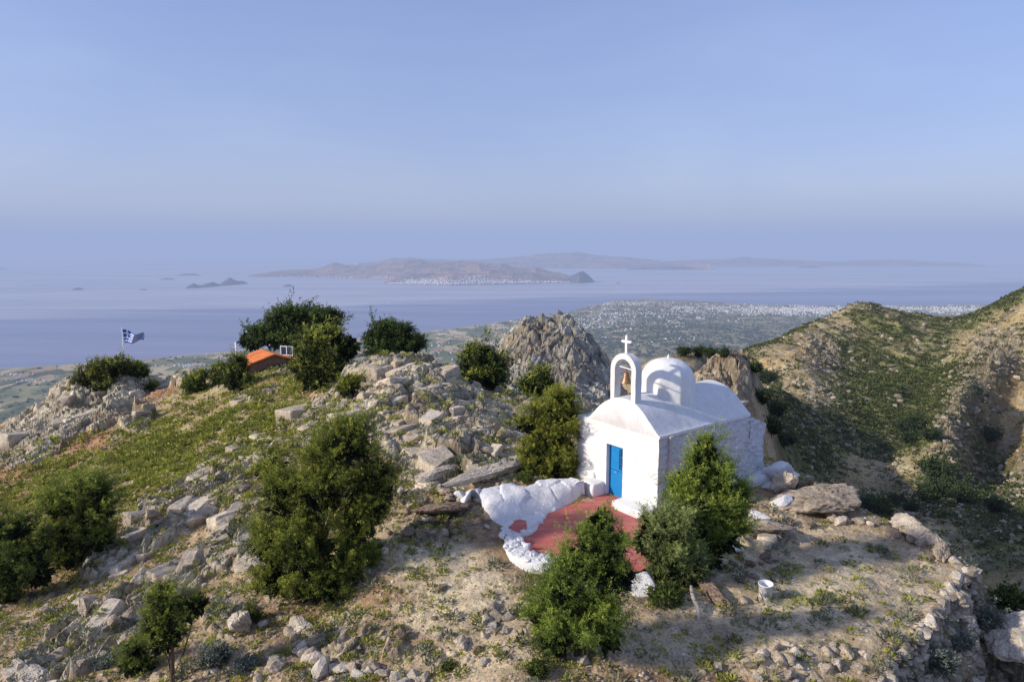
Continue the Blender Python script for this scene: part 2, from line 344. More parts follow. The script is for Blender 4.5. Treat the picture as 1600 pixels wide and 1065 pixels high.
# painted masks (coarse land-cover map, by place)
def blobs(u, v, L):
    m = np.zeros(u.shape)
    for cu, cv, ru, rv, s, *ang in L:
        du = u - cu; dv = v - cv; a = math.radians(ang[0]) if ang else 0
        x = (du * math.cos(a) - dv * math.sin(a)) / ru; y = (du * math.sin(a) + dv * math.cos(a)) / rv
        m = np.maximum(m, s * (1 - ss(.55, 1.25, np.hypot(x, y))))
    return m
ROCK = [(640, 640, 130, 90, 1), (590, 590, 130, 32, 1), (690, 715, 95, 55, 1), (500, 650, 80, 40, .62, 30), (460, 720, 90, 50, .7), (760, 665, 90, 34, .8), (770, 730, 50, 22, .9), (560, 760, 60, 50, .6),
        (865, 560, 125, 95, 1.1), (60, 680, 110, 40, 1, 25), (150, 625, 100, 48, 1, 25), (275, 590, 70, 20, .9, 10), (210, 655, 30, 22, .9), (180, 600, 80, 25, .9),
        (330, 745, 170, 26, .8, 32), (250, 830, 190, 32, .66, 30), (190, 960, 200, 40, .8, 28), (390, 830, 90, 60, .68, 30), (360, 960, 60, 60, .55), (90, 1040, 120, 40, .62, 20), (440, 870, 60, 40, .6), (330, 880, 90, 30, .7, 30),
        (705, 815, 75, 32, .85, 10), (1265, 772, 65, 20, 1, -15), (1195, 840, 50, 26, .75), (1425, 838, 60, 16, .75, -20), (1130, 590, 60, 45, 1), (590, 870, 30, 16, .6), (560, 1000, 110, 60, .5),
        (400, 620, 60, 14, .5, 20), (640, 780, 40, 16, .7), (1545, 1010, 60, 60, .7), (900, 650, 60, 30, .6)]
GRASS = [(300, 655, 190, 48, 1, 25), (430, 600, 90, 22, .9, 10), (90, 750, 170, 38, .72, 20), (330, 700, 120, 40, .8, 28), (420, 660, 70, 40, .7), (760, 615, 60, 18, .8), (250, 720, 90, 40, .7, 25),
         (800, 640, 60, 16, .6), (660, 655, 15, 10, .5), (480, 700, 60, 20, .5), (1200, 900, 80, 20, .3), (1290, 945, 90, 26, .33), (1180, 1010, 90, 26, .33), (660, 1010, 110, 40, .34), (380, 1000, 90, 70, .42), (540, 935, 60, 30, .5), (220, 880, 160, 60, .38), (60, 960, 90, 60, .38), (1530, 960, 60, 50, .5)]
REDS = [(70, 715, 130, 26, .9, 18), (240, 610, 40, 14, .7), (500, 645, 60, 10, .8, 30), (430, 600, 40, 12, .6), (0, 780, 80, 30, .7), (830, 690, 40, 16, .4)]
PATH = [(1250, 920, 290, 110, .9, 0), (700, 900, 130, 60, 1, -25), (690, 880, 90, 38, .9, -25), (740, 960, 120, 50, .8), (1330, 900, 110, 40, 1, 20), (1250, 1010, 150, 60, .8), (760, 1040, 160, 50, .6), (1050, 1000, 150, 50, .7), (820, 700, 40, 30, .6)]
# vertex grid
aa = np.concatenate([np.linspace(-1.45, -.86, 70)[:-1], np.linspace(-.86, .86, 880), np.linspace(.86, 1.45, 70)[1:]])
def rows(y0, y1, n): return list(np.linspace(math.log(y0), math.log(y1), n))
ll = np.array(rows(4.6, 12, 40)[:-1] + rows(12, 40, 470)[:-1] + rows(40, 110, 250)[:-1] + rows(110, 640, 280)[:-1] + rows(640, 2300, 50))
AX, LY = np.meshgrid(aa, ll); NR, NC = AX.shape
aF = AX.ravel(); lF = LY.ravel(); yF = np.exp(lF); xF = aF * yF
tau0 = bil(T_, aF, lF)
z0 = tau0 * yF
ed = edge_dist(xF, yF)
wig = (fbm2(xF * .9, yF * .9, 3, 51) - .5) * .9 * ss(60, 20, yF)
edw = ed + wig
zdrop = -9.35 - 1.9 * ss(-.05, .7, edw) - .36 * np.clip(edw - .3, 0, 5) - .9 * np.clip(edw - 5.3, 0, None)
wout = ss(-.05, .05, edw)
far = ss(7, 26, ed)
far = np.maximum(far, ss(26.5, 31.5, yF))
z1 = np.where(edw > -.05, zdrop * (1 - far) + z0 * far, z0)
uF, vF = to_uv(aF, z1 / yF)
near = ss(125, 95, yF)
nm = fbm2(xF * .35, yF * .35, 4, 3) - .5; nm2 = fbm2(xF * 1.6, yF * 1.6, 3, 9) - .5
mr = blobs(uF, vF, ROCK) * (yF < 130); mg = blobs(uF, vF, GRASS) * (yF < 130); md = blobs(uF, vF, REDS) * (yF < 130); mp_ = blobs(uF, vF, PATH) * (yF < 40)
mr = np.where((edw > 0) & (yF < 60), np.maximum(mr, .55), mr)
# keep a flat bed under the chapel and the terrace
Cc = np.array([4.881, 21.993, -9.02]); HA = .91460683
NFv = np.array([math.sin(HA), math.cos(HA)]); LFv = np.array([-math.cos(HA), math.sin(HA)])
sx_ = (xF - Cc[0]) * LFv[0] + (yF - Cc[1]) * LFv[1]; tx_ = (xF - Cc[0]) * NFv[0] + (yF - Cc[1]) * NFv[1]
bed = ss(1.3, .2, np.maximum(np.maximum(-sx_ - .1, sx_ - 3.95), np.maximum(-tx_ - 0, tx_ - 6.1)))
TERR = np.array([at_z(u, v, -9.0)[:2] for u, v in [(935, 772), (990, 800), (1030, 830), (1020, 885), (930, 905), (870, 872), (830, 868), (800, 845), (796, 820), (835, 800), (880, 790), (910, 775)]])
def poly_in(x, y, poly):
    ins = np.zeros(x.shape, bool); j = len(poly) - 1
    for i in range(len(poly)):
        xi, yi = poly[i]; xj, yj = poly[j]
        ins ^= ((yi > y) != (yj > y)) & (x < (xj - xi) * (y - yi) / (yj - yi + 1e-12) + xi); j = i
    return ins
tc = TERR.mean(0); td = np.hypot((xF - tc[0]) / 3.2, (yF - tc[1]) / 2.4)
bed2 = ss(1.35, .75, td)
flat = np.maximum(bed, bed2)
ROCKW = ss(.42, .56, mr + .5 * nm + .28 * nm2)
ang = 1.22; ca, sa = math.cos(ang), math.sin(ang)
wx = xF + 1.1 * (fbm2(xF * .5, yF * .5, 3, 21) - .5); wy = yF + 1.1 * (fbm2(xF * .5, yF * .5, 3, 22) - .5)
px = (wx * ca + wy * sa); py = (-wx * sa + wy * ca)
def blocks(sx, sy, amp, tilt, seed, crack=.5, cw_=.13):
    f1, e, r, ox, oy = worley(px / sx, py / sy, seed)
    r2 = (r * 7.31) % 1; r3 = (r * 13.7) % 1
    h = amp * (r - .35) + tilt * amp * (ox * (r2 - .5) * 2 + oy * ((r3 - .5) * 2 + .7)) - crack * amp * (1 - ss(0, cw_, e))
    return h, e, r
big = ss(48, 66, yF)
b1, e1, r1 = blocks(3.0, 1.9, .62, .7, 100, .35, .2)
b2, e2, r2 = blocks(1.25, .8, .17, .7, 110, .4, .2)
b3, e3, r3 = blocks(.45, .3, .05, .8, 120, .7, .2)
bb1, be1, br1 = blocks(5.0, 3.2, 1.25, .8, 130, .3, .25)
bb2, be2, br2 = blocks(2.0, 1.4, .50, .8, 140, .45, .22)
bb3, be3, br3 = blocks(.8, .6, .20, .8, 150, .5, .22)
knoll = ss(1.6, .9, np.hypot((uF - 865) / 110, (vF - 560) / 95)) * (yF > 55) * (yF < 130)
lowL = ss(520, 300, uF) * ss(640, 780, vF)       # shallower, slabby ledges on the left slope
ang2 = 1.30; ca2, sa2 = math.cos(ang2), math.sin(ang2); px2 = wx * ca2 + wy * sa2; py2 = -wx * sa2 + wy * ca2
def ledge(sx, sy, amp, seed):
    f1, e, r, ox, oy = worley(px2 / sx, py2 / sy, seed); r2_ = (r * 7.31) % 1
    return amp * ((r - .4) + 1.0 * oy + .5 * ox * (r2_ - .5) - .55 * (1 - ss(0, .16, e))), e, r
l1, le1, lr1 = ledge(3.6, .95, .55, 190); l2, le2, lr2 = ledge(1.5, .42, .24, 195)
e1 = np.where(lowL > .5, le1, e1); e2 = np.where(lowL > .5, le2, e2); r2 = np.where(lowL > .5, lr2, r2)
rockd = ((b1 + b2) * (1 - lowL) + (l1 + l2) * lowL + b3) * (1 - big) + (bb1 * (.9 - .45 * knoll) + bb2 * (.8 - .3 * knoll) + bb3 * .6) * big
nearplate = ss(.0, 1.0, blobs(uF, vF, [(640, 880, 160, 110, 1), (900, 950, 700, 190, 1), (640, 780, 60, 20, 1)])) * (yF < 40)
rockd = rockd * (1 - .72 * nearplate)
# soil: humps, clods, half-buried stones
sf1, se, sr, sox, soy = worley(wx / .42, wy / .34, 160)
stone = (sr > .62) * ss(.42, .12, sf1)
sf1b, seb, srb, _, _ = worley(wx / .16, wy / .13, 170)
stoneb = (srb > .6) * ss(.45, .1, sf1b)
peb = (1 - .8 * np.clip(mp_, 0, 1)) * (1 - .75 * blobs(uF, vF, [(690, 870, 80, 36, 1, -25), (1250, 880, 160, 50, 1)]))
soild = (.34 * (fbm2(xF * .55, yF * .55, 5, 31) - .5) + stone * .10 * sr * peb * (sr > .78) + stoneb * .03 * peb) * (1 + .8 * ss(25, 50, yF))
kn = (ridged2(px / 3.2, py / 2.2, 5, 191) - .42) * 1.0 + (ridged2(px / .9 + .3 * nm2, py / .8, 4, 192) - .42) * .32
rockd = rockd + kn * ss(0, 1, knoll) * 1.0 + big * (1 - knoll) * (ridged2(px / 2.4, py / 1.6, 5, 193) - .45) * .9 + (1 - big) * (ridged2(px / 1.4, py / .8, 5, 194) - .45) * .32
disp = near * (1 - flat) * (ROCKW * (rockd + .18) + (1 - ROCKW) * soild)
edge_calm = ss(0, 1.2, np.abs(edw)) * .8 + .2
disp = np.where((yF < 40) & (uF > 1150) & (vF > 700), disp * edge_calm, disp)
# mountain relief
mt = ss(120, 220, yF)
sy = ss(150, 900, yF)
rel = (ridged2(xF / 60 + .3 * fbm2(xF / 30, yF / 30, 2, 66), yF / 110, 5, 61) - .45) * 10 + (ridged2(xF / 14, yF / 20, 4, 71) - .45) * 2.6
skyl = blobs(uF, vF, [(1350, 470, 200, 26, 1), (1530, 485, 120, 22, 1, 20), (1200, 540, 90, 20, 1, 25)])
rel = rel * (1 - .8 * skyl)
crag = ss(.3, .7, blobs(uF, vF, [(1290, 545, 30, 34, .9, 40), (1350, 478, 36, 10, .5), (1500, 640, 26, 150, .9, -20), (1568, 560, 26, 60, .8, -20), (1590, 780, 40, 50, .6), (1480, 700, 22, 80, .7)]) + .5 * (fbm2(xF / 12, yF / 12, 3, 81) - .5)) * mt
f1c, ec, rc, oxc, oyc = worley(xF / 9 + .6 * fbm2(xF / 6, yF / 6, 2, 82), yF / 13, 180)
rel2 = crag * ((rc - .4) * 4.5 + oyc * 3 + (ridged2(xF / 5, yF / 9, 3, 83) - .4) * 3)
disp = disp + mt * (rel + rel2) * ss(2300, 1500, yF) * .8
zF = z1 * (1 - flat * (yF < 40)) + (-9.04) * flat * (yF < 40) + disp
zF = np.where(bed > .5, np.minimum(zF, -9.04), zF)
# final colours
slope_n = np.zeros((NR, NC)); Z = zF.reshape(NR, NC); X = xF.reshape(NR, NC); Y = yF.reshape(NR, NC)
du = np.stack([np.gradient(X, axis=1), np.gradient(Y, axis=1), np.gradient(Z, axis=1)], -1); dv = np.stack([np.gradient(X, axis=0), np.gradient(Y, axis=0), np.gradient(Z, axis=0)], -1)
nn = np.cross(du, dv); nn /= np.linalg.norm(nn, axis=-1, keepdims=True) + 1e-12
nz = np.abs(nn[..., 2]).ravel()
wsm = (1 - ss(.30, .55, np.abs(nn[..., 2]))) * (Y > 11)
for _ in range(5):      # relax near-vertical faces so they do not read as ribs
    Zp = np.pad(Z, 1, mode='edge'); Zb = (Zp[:-2, 1:-1] + Zp[2:, 1:-1] + Zp[1:-1, :-2] + Zp[1:-1, 2:]) * .2 + Z * .2
    Z = Z * (1 - wsm) + Zb * wsm
zF = Z.ravel()
c_rock = mix3((.37, .32, .25), (.53, .475, .38), ss(.35, .65, fbm2(xF * .7, yF * .7, 3, 41)))
c_rock = mix3(c_rock, (.27, .21, .155), ss(.5, .75, fbm2(xF * 2.3, yF * 2.3, 4, 42)) * .7)
c_rock = mix3(c_rock, (.38, .27, .17), ss(.58, .72, fbm2(xF * .25, yF * .25, 3, 43)) * .5)
ek = np.where(big > .5, np.minimum(be1 * 1.5, be2), np.minimum(e1 * 1.6, np.minimum(e2, e3 * 1.3)))
c_rock = c_rock * (.45 + .55 * ss(0, .14, ek))[:, None] * (.82 + .36 * np.where(big > .5, br2, r2))[:, None]
c_soil = mix3((.29, .19, .115), (.45, .335, .22), ss(.35, .65, fbm2(xF * .8, yF * .8, 4, 44)))
c_soil = mix3(c_soil, mix3((.52, .42, .30), (.68, .57, .42), ss(.35, .65, fbm2(xF * 1.3, yF * 1.3, 4, 46))), np.clip(mp_, 0, 1) * .9)
c_soil = mix3(c_soil, (.40, .20, .095), ss(.35, .6, md + nm * .8) * .8)
c_soil = mix3(c_soil, (.40, .36, .31), stone * .7 * peb * (sr > .78)); c_soil = mix3(c_soil, (.42, .38, .33), stoneb * .6 * peb)
dkr = blobs(uF, vF, [(700, 808, 100, 40, 1), (640, 790, 50, 20, .6), (1130, 590, 70, 50, .6), (870, 580, 60, 70, .35), (1260, 780, 60, 20, .6)])
c_rock = c_rock * (1 - np.clip(dkr, 0, 1) * .5)[:, None] * mix3((1, 1, 1), (1.05, .92, .85), dkr)
gw = ss(.48, .78, mg * .92 + 1.3 * nm2 + 1.1 * nm) * .9 * (.3 + .7 * ss(.40, .58, fbm2(xF * .28, yF * .28, 4, 47))) * (1 - ROCKW * .75)
c_soil = mix3(c_soil, mix3((.19, .21, .045), (.33, .33, .08), ss(.3, .7, fbm2(xF * 2, yF * 2, 3, 45))), gw)
c_rock = c_rock * mix3((1, 1, 1), (.86, .93, 1.06), np.clip(knoll, 0, 1))
col = mix3(c_soil, c_rock, ROCKW * (1 - .8 * gw))
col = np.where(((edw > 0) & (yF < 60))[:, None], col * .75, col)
# mountain cover
scrubden = blobs(uF, vF, [(1400, 600, 140, 130, .62, 0), (1450, 520, 130, 40, .58, 10), (1210, 690, 60, 90, .78), (1330, 690, 110, 60, .5), (1250, 730, 80, 40, .75), (1560, 800, 80, 130, .6), (1480, 760, 50, 50, .8), (1420, 672, 45, 30, .9), (1230, 515, 90, 9, .8, 24), (1560, 475, 90, 12, .9, 22), (1100, 556, 90, 12, 1), (1400, 800, 120, 20, .65)])
tanden = blobs(uF, vF, [(1220, 560, 70, 22, 1, 28), (1415, 790, 50, 26, .9), (1585, 650, 30, 90, .8), (1330, 740, 70, 30, .6), (1540, 520, 90, 25, .5, 30), (1270, 600, 60, 40, .35)])
ms = fbm2(xF / 30, yF / 45, 5, 91, .6) - .5; ms2 = fbm2(xF / 7, yF / 10, 4, 92, .65) - .5
SW = ss(.45, .55, .30 + .50 * scrubden - .4 * tanden + .55 * ms + .75 * ms2)
c_m = mix3((.37, .29, .165), (.31, .25, .155), ss(.3, .7, fbm2(xF / 50, yF / 50, 3, 93)))
c_m = mix3(c_m, (.46, .31, .15), ss(.4, .8, tanden) * .5)
c_m = mix3(c_m, (.20, .22, .06), ss(.36, .62, .28 + .50 * scrubden - .25 * tanden + .7 * ms) * .75)
c_m = mix3(c_m, (.40, .345, .265), ss(.55, .68, fbm2(xF / 4, yF / 6, 4, 94)) * .6)
c_m = mix3(c_m, (.075, .095, .03), SW * .5)
shade_rock = blobs(uF, vF, [(1570, 850, 90, 110, 1), (1500, 800, 60, 40, .7), (1550, 720, 40, 70, .9), (1572, 590, 22, 70, .9, -12), (1510, 660, 30, 50, .8, -25)])  # slope shade painted over the gorge cover, plus dark rock in the gully
c_m = c_m * (1 - .28 * shade_rock)[:, None]
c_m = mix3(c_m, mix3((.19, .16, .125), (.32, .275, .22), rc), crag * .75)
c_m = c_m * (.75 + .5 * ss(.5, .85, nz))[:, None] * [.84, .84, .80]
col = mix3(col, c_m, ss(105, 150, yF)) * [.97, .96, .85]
V = np.c_[xF, yF, zF]
idx = np.arange(NR * NC).reshape(NR, NC)
def gridfaces(r0, r1):
    q = idx[r0:r1, :]; return np.stack([q[:-1, :-1], q[:-1, 1:], q[1:, 1:], q[1:, :-1]], -1).reshape(-1, 4)
RS = int(np.searchsorted(ll, math.log(118)))
def terrain_obj(name, r0, r1, mat, label, cat):
    s = slice(r0 * NC, (r1) * NC); f = gridfaces(r0, r1) - r0 * NC
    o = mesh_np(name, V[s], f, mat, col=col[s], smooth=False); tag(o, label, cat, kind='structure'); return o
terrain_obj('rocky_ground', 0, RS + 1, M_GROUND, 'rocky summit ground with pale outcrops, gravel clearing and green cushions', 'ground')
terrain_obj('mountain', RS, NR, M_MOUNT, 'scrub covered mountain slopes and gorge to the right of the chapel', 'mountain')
ZG = zF.reshape(NR, NC)
def ground(x, y):
    x = np.atleast_1d(np.asarray(x, float)); y = np.atleast_1d(np.asarray(y, float))
    a = x / y; l = np.log(y)
    fx = np.interp(a, aa, np.arange(NC)); fy = np.interp(l, ll, np.arange(NR))
    ix = np.minimum(fx.astype(int), NC - 2); iy = np.minimum(fy.astype(int), NR - 2); fx -= ix; fy -= iy
    return (ZG[iy, ix] * (1 - fx) + ZG[iy, ix + 1] * fx) * (1 - fy) + (ZG[iy + 1, ix] * (1 - fx) + ZG[iy + 1, ix + 1] * fx) * fy
YS = np.exp(np.linspace(math.log(9), math.log(1500), 2600))
def hit(u, v, ymin=9):
    d = ray(u, v); ys = YS[YS >= ymin]; P = d[None, :] * (ys / d[1])[:, None]; g = ground(P[:, 0], P[:, 1])
    k = np.argmax(P[:, 2] <= g)
    if P[k, 2] > g[k]: return np.array([P[-1, 0], P[-1, 1], g[-1]])
    return np.array([P[k, 0], P[k, 1], g[k]])
# visible vertices for scattering
TT = ZG / Y; run = np.maximum.accumulate(TT, axis=0)
VIS = ((TT >= run - .012) & (np.abs(AX) < .95)).ravel()
UV_u, UV_v = to_uv(aF, zF / yF)
# ------------------------------------------------------------------ foliage generator
def sprigs(cen, axis, L, W, rand, nrm=None):
    """one rhombus leaf per row: centre, axis (unit), length, width"""
    n = len(cen)
    r = rand.normal(size=(n, 3)) if nrm is None else nrm; side = np.cross(axis, r); side /= np.linalg.norm(side, axis=1, keepdims=True) + 1e-9
    L = np.broadcast_to(L, (n,))[:, None]; W = np.broadcast_to(W, (n,))[:, None]
    v = np.stack([cen, cen + axis * L * .45 + side * W * .5, cen + axis * L, cen + axis * L * .45 - side * W * .5], 1).reshape(-1, 3)
    f = np.arange(4 * n).reshape(n, 4)
    return v, f
def unit(v): return v / (np.linalg.norm(v, axis=-1, keepdims=True) + 1e-9)
SPK = [.16]; PLM = [True]
def foliage(bl, ncl, per, slen, swid, crad, seed, c_lo, c_hi, c_tip, up=.35, wind=(0, 0, 0)):
    """bl: array (x,y,z,rx,ry,rz) ellipsoid lobes"""
    R = np.random.default_rng(seed); bl = np.asarray(bl, float)
    area = (bl[:, 3] * bl[:, 4] + bl[:, 3] * bl[:, 5] + bl[:, 4] * bl[:, 5])
    bi = R.choice(len(bl), size=int(ncl * 3.2), p=area / area.sum()); B = bl[bi]
    d = unit(R.normal(size=(len(B), 3))); d[:, 2] = np.where(d[:, 2] < -.3, -d[:, 2] * .6, d[:, 2]); d = unit(d)
    lump = .80 + .42 * fbm3(d * 1.7 + bi[:, None] * 3.1, 1.0, 2, seed % 97)
    rr = lump * (R.random(len(B)) ** .3 * .3 + .68)
    c = B[:, :3] + d * B[:, 3:6] * rr[:, None]
    dep = np.full(len(c), 9.)
    for q in range(len(bl)):
        dd = np.linalg.norm((c - bl[q, :3]) / bl[q, 3:6], axis=1); dep = np.where(bi == q, dep, np.minimum(dep, dd))
    ok = dep > .80; c = c[ok][:ncl]; d = d[ok][:ncl]; rr = rr[ok][:ncl]; bi = bi[ok][:ncl]; n = len(c)
    ax = unit(d + np.array([0, 0, up]) + np.array(wind) + .35 * R.normal(size=(n, 3)))
    lobeb = R.random(len(bl)); cb = (.45 * lobeb[bi] + .55 * R.random(n)) * .7 + .3 * ss(.8, 1.1, rr)
    spk = R.random(n) < SPK[0]; c = c + np.where(spk, R.uniform(.5, 1.5, n) * crad, 0)[:, None] * unit(d + [0, 0, .5])
    ax = np.where(spk[:, None], unit(unit(d + [0, 0, .7]) + .25 * R.normal(size=(n, 3)) + np.array(wind)), ax)
    # each clump is a fan of sub-sprays, each spray carries the leaves along it
    ns = 6; sb = np.repeat(np.arange(n), ns); sdir = unit(ax[sb] + np.where(spk[sb], .25, .62)[:, None] * R.normal(size=(len(sb), 3))); slen_ = crad * (.8 + 1.3 * R.random(len(sb))) * np.where(spk[sb], 1.5, 1.)
    pe = max(int(per / ns), 2); rep = np.repeat(np.arange(len(sb)), pe); m = len(rep); th = R.random(m) ** .8
    cen = c[sb][rep] + sdir[rep] * (th * slen_[rep])[:, None] + R.normal(size=(m, 3)) * (crad * .19 * (1.25 - th))[:, None]
    cen[:, 2] -= crad * .25 * th ** 2
    sd = unit(sdir[rep] * 1.1 + .75 * R.normal(size=(m, 3)))
    sl = slen * (.6 + .8 * R.random(m)) * (1.15 - .4 * th)
    onr = unit(unit(cen - c[sb][rep] + .35 * crad * ax[sb][rep]) + .42 * R.normal(size=(m, 3)) + .5 * d[sb][rep])
    v, f = sprigs(cen, sd, sl, swid * (.7 + .6 * R.random(m)), R, onr)
    sbr = R.random(len(sb))
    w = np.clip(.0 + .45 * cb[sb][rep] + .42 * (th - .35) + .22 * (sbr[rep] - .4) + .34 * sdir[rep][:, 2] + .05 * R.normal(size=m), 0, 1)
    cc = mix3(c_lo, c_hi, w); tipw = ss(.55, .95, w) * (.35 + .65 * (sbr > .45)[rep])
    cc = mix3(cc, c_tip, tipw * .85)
    return v, f, np.repeat(cc, 4, axis=0)
JL, JH, JT = (.036, .052, .012), (.26, .30, .042), (.60, .60, .09)
def plumes(bl, seed, k=7):
    R = np.random.default_rng(seed + 77); out = []
    for b in bl:
        out.append((*b[:3], *(b[3:] * .60)))
        for _ in range(k):
            d = unit(R.normal(size=3)); d[2] = abs(d[2]) if R.random() < .75 else d[2] * .6; d = unit(d); s = R.uniform(.26, .42)
            out.append((*(b[:3] + d * b[3:] * (1.0 - s * .75)), b[3] * s, b[4] * s, b[5] * s * R.uniform(1.3, 2.1)))
    return np.array(out)
def tree(name, label, cat, base, bl, ncl, per, slen, swid, crad, seed, trunk_r=.12, group=None, lo=JL, hi=JH, tip=JT, up=.6, wind=(0, 0, 0), limbs=6):
    base = np.asarray(base, float); root = empty(name, base)
    tag(root, label, cat, group)
    bl = np.asarray(bl, float).copy(); bl[:, :3] -= base
    lo = tuple(q * 1.5 for q in lo) if lo is not JL else lo; hi = tuple(min(q * 1.75, .5) for q in hi) if hi is not JH else hi; tip = tuple(min(q * 1.4, .6) for q in tip) if tip is not JT else tip
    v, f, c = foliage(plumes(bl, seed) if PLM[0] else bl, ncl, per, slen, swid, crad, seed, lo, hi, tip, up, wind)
    # dark inner twigs keep the crown from being see-through
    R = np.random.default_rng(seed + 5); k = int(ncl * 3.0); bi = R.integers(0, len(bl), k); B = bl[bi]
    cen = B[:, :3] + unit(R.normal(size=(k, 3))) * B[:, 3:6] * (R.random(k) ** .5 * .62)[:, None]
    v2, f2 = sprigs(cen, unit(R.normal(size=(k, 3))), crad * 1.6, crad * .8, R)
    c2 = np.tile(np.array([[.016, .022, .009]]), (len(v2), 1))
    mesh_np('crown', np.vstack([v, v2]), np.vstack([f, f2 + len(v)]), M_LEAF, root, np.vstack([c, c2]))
    m = MB(); top = bl[:, :3].mean(0); Rr = random.Random(seed)
    tp = [np.array([0, 0, -.3]), top * .35 + np.array([Rr.uniform(-.1, .1), Rr.uniform(-.1, .1), 0]) * trunk_r * 5, top * .7, top]
    m.tube(tp, [trunk_r * 1.25, trunk_r, trunk_r * .7, trunk_r * .4], 8)
    for q in list(range(len(bl)))[:limbs]:
        e = bl[q, :3]; s0 = top * Rr.uniform(.15, .7); mid = (s0 + e) / 2 + np.array([Rr.uniform(-.1, .1), Rr.uniform(-.1, .1), -.05]) * np.linalg.norm(e - s0)
        m.tube([s0, mid, e], [trunk_r * .5, trunk_r * .35, trunk_r * .15], 6)
    m.obj('trunk', M_BARK, root, True)
    return root
def PB(L, y):     # lobes from pixel spans at depth y (+dy): (u, v, ru, rv, dy)
    out = []
    for u, v, ru, rv, *dy in L:
        yy = y + (dy[0] if dy else 0); p = at_y(u, v, yy); k = yy / (F * CP)
        out.append((*p, ru * k, (ru + rv) * .5 * k, rv * k))
    return np.array(out)
def on_ground(u, y, v=900):
    a, _ = atau(u, v); return np.array([a * y, y, float(ground(a * y, y)[0])])
#==PART2==
# ------------------------------------------------------------------ sea, coastal plain, islands
SEA = -850.0
def mat_sea():
    m, nt, b = new_mat('sea_water'); pos = geo_pos(nt)
    mp = N(nt, 'ShaderNodeMapping'); mp.inputs['Scale'].default_value = (.00010, .00060, 1); mp.inputs['Rotation'].default_value = (0, 0, -.10); nt.links.new(pos, mp.inputs['Vector'])
    n1 = noise_node(nt, 1.6, 6, .55, mp.outputs['Vector']); n1.inputs['Distortion'].default_value = .6
    mp2 = N(nt, 'ShaderNodeMapping'); mp2.inputs['Scale'].default_value = (.0006, .0045, 1); mp2.inputs['Rotation'].default_value = (0, 0, -.12); nt.links.new(pos, mp2.inputs['Vector'])
    n2 = noise_node(nt, 1.2, 5, .6, mp2.outputs['Vector'])
    c = mul(nt, (.21, .22, .32), ramp(nt, n1.outputs['Fac'], [(.38, (.86, .86, .9)), (.48, (1.0, 1., 1.)), (.62, (1.2, 1.15, 1.08))]))
    c = mul(nt, c, ramp(nt, n2.outputs['Fac'], [(.35, .9), (.65, 1.1)]))
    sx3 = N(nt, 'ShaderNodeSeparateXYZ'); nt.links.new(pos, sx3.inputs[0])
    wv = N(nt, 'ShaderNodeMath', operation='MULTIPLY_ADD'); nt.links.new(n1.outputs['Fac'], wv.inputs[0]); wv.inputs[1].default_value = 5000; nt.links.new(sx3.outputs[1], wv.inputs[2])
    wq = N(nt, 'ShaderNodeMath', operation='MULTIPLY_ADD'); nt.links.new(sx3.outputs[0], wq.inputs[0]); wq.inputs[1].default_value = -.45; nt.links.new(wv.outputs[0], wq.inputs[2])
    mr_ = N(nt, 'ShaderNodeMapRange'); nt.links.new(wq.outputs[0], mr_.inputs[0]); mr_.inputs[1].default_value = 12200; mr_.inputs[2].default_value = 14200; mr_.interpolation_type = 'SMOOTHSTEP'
    mz = nt.nodes.new('ShaderNodeMix'); mz.data_type = 'RGBA'; nt.links.new(mr_.outputs[0], mz.inputs[0]); nt.links.new(c, mz.inputs[6]); nt.links.new(mul(nt, c, (1.9, 1.75, 1.35)), mz.inputs[7]); c = mz.outputs[2]  # sheen painted into the base colour of the farther water
    nt.links.new(c, b.inputs['Base Color']); b.inputs['Roughness'].default_value = .42; b.inputs['Specular IOR Level'].default_value = .35
    n3 = noise_node(nt, .03, 4, .6, pos); nt.links.new(bump(nt, n3.outputs['Fac'], 4., .6), b.inputs['Normal']); return m
R_ = 95000.
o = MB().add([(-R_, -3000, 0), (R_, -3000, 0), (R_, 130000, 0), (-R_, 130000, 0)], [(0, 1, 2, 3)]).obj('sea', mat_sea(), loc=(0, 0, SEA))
tag(o, 'calm hazy blue sea with paler wind streaks and a painted far sheen', 'sea', kind='structure')
coast = [(-400, 640), (-150, 600), (0, 575), (100, 569), (200, 562), (330, 551), (450, 539), (560, 528), (640, 521), (740, 509), (800, 500), (850, 492), (885, 488), (915, 479), (962, 469), (1015, 467), (1060, 469), (1110, 471), (1160, 474), (1204, 476), (1300, 477), (1450, 477), (1600, 474), (1800, 470), (2100, 466)]
ca_ = np.array([atau(u, v)[0] for u, v in coast]); cyv = np.array([SEA / atau(u, v)[1] for u, v in coast])
pa = np.linspace(-1.1, 1.1, 760); pl = np.linspace(math.log(2250), math.log(13500), 420)
PA, PL = np.meshgrid(pa, pl); PY = np.exp(PL); PX = PA * PY
yc = np.interp(PA, ca_, cyv) * (1 + .012 * (fbm2(PX / 900, PY * 0 + 3, 4, 201) - .5))
dl = yc - PY
dark = blobs(*to_uv(PA, SEA / PY), [(1080, 540, 230, 26, 1), (1000, 505, 120, 12, .4), (1300, 500, 150, 10, .5), (60, 640, 60, 12, .6)])
PZ = SEA + np.where(dl > 0, np.minimum(dl * .02, 3) + .006 * np.clip(dl, 0, None) + ss(0, 1200, dl) * (20 * (fbm2(PX / 700, PY / 700, 4, 202) - .4)) + dark * 60 * (fbm2(PX / 400, PY / 500, 4, 203)), np.maximum(dl * .03, -8))
PZ += ss(5000, 9000, PY) * ss(0, 1500, dl) * 20 * ss(-.05, .2, PA)
def plain_ground(x, y):
    a = x / y; return bil(PZ, a, np.log(y), (-1.1, 1.1), (pl[0], pl[-1]))
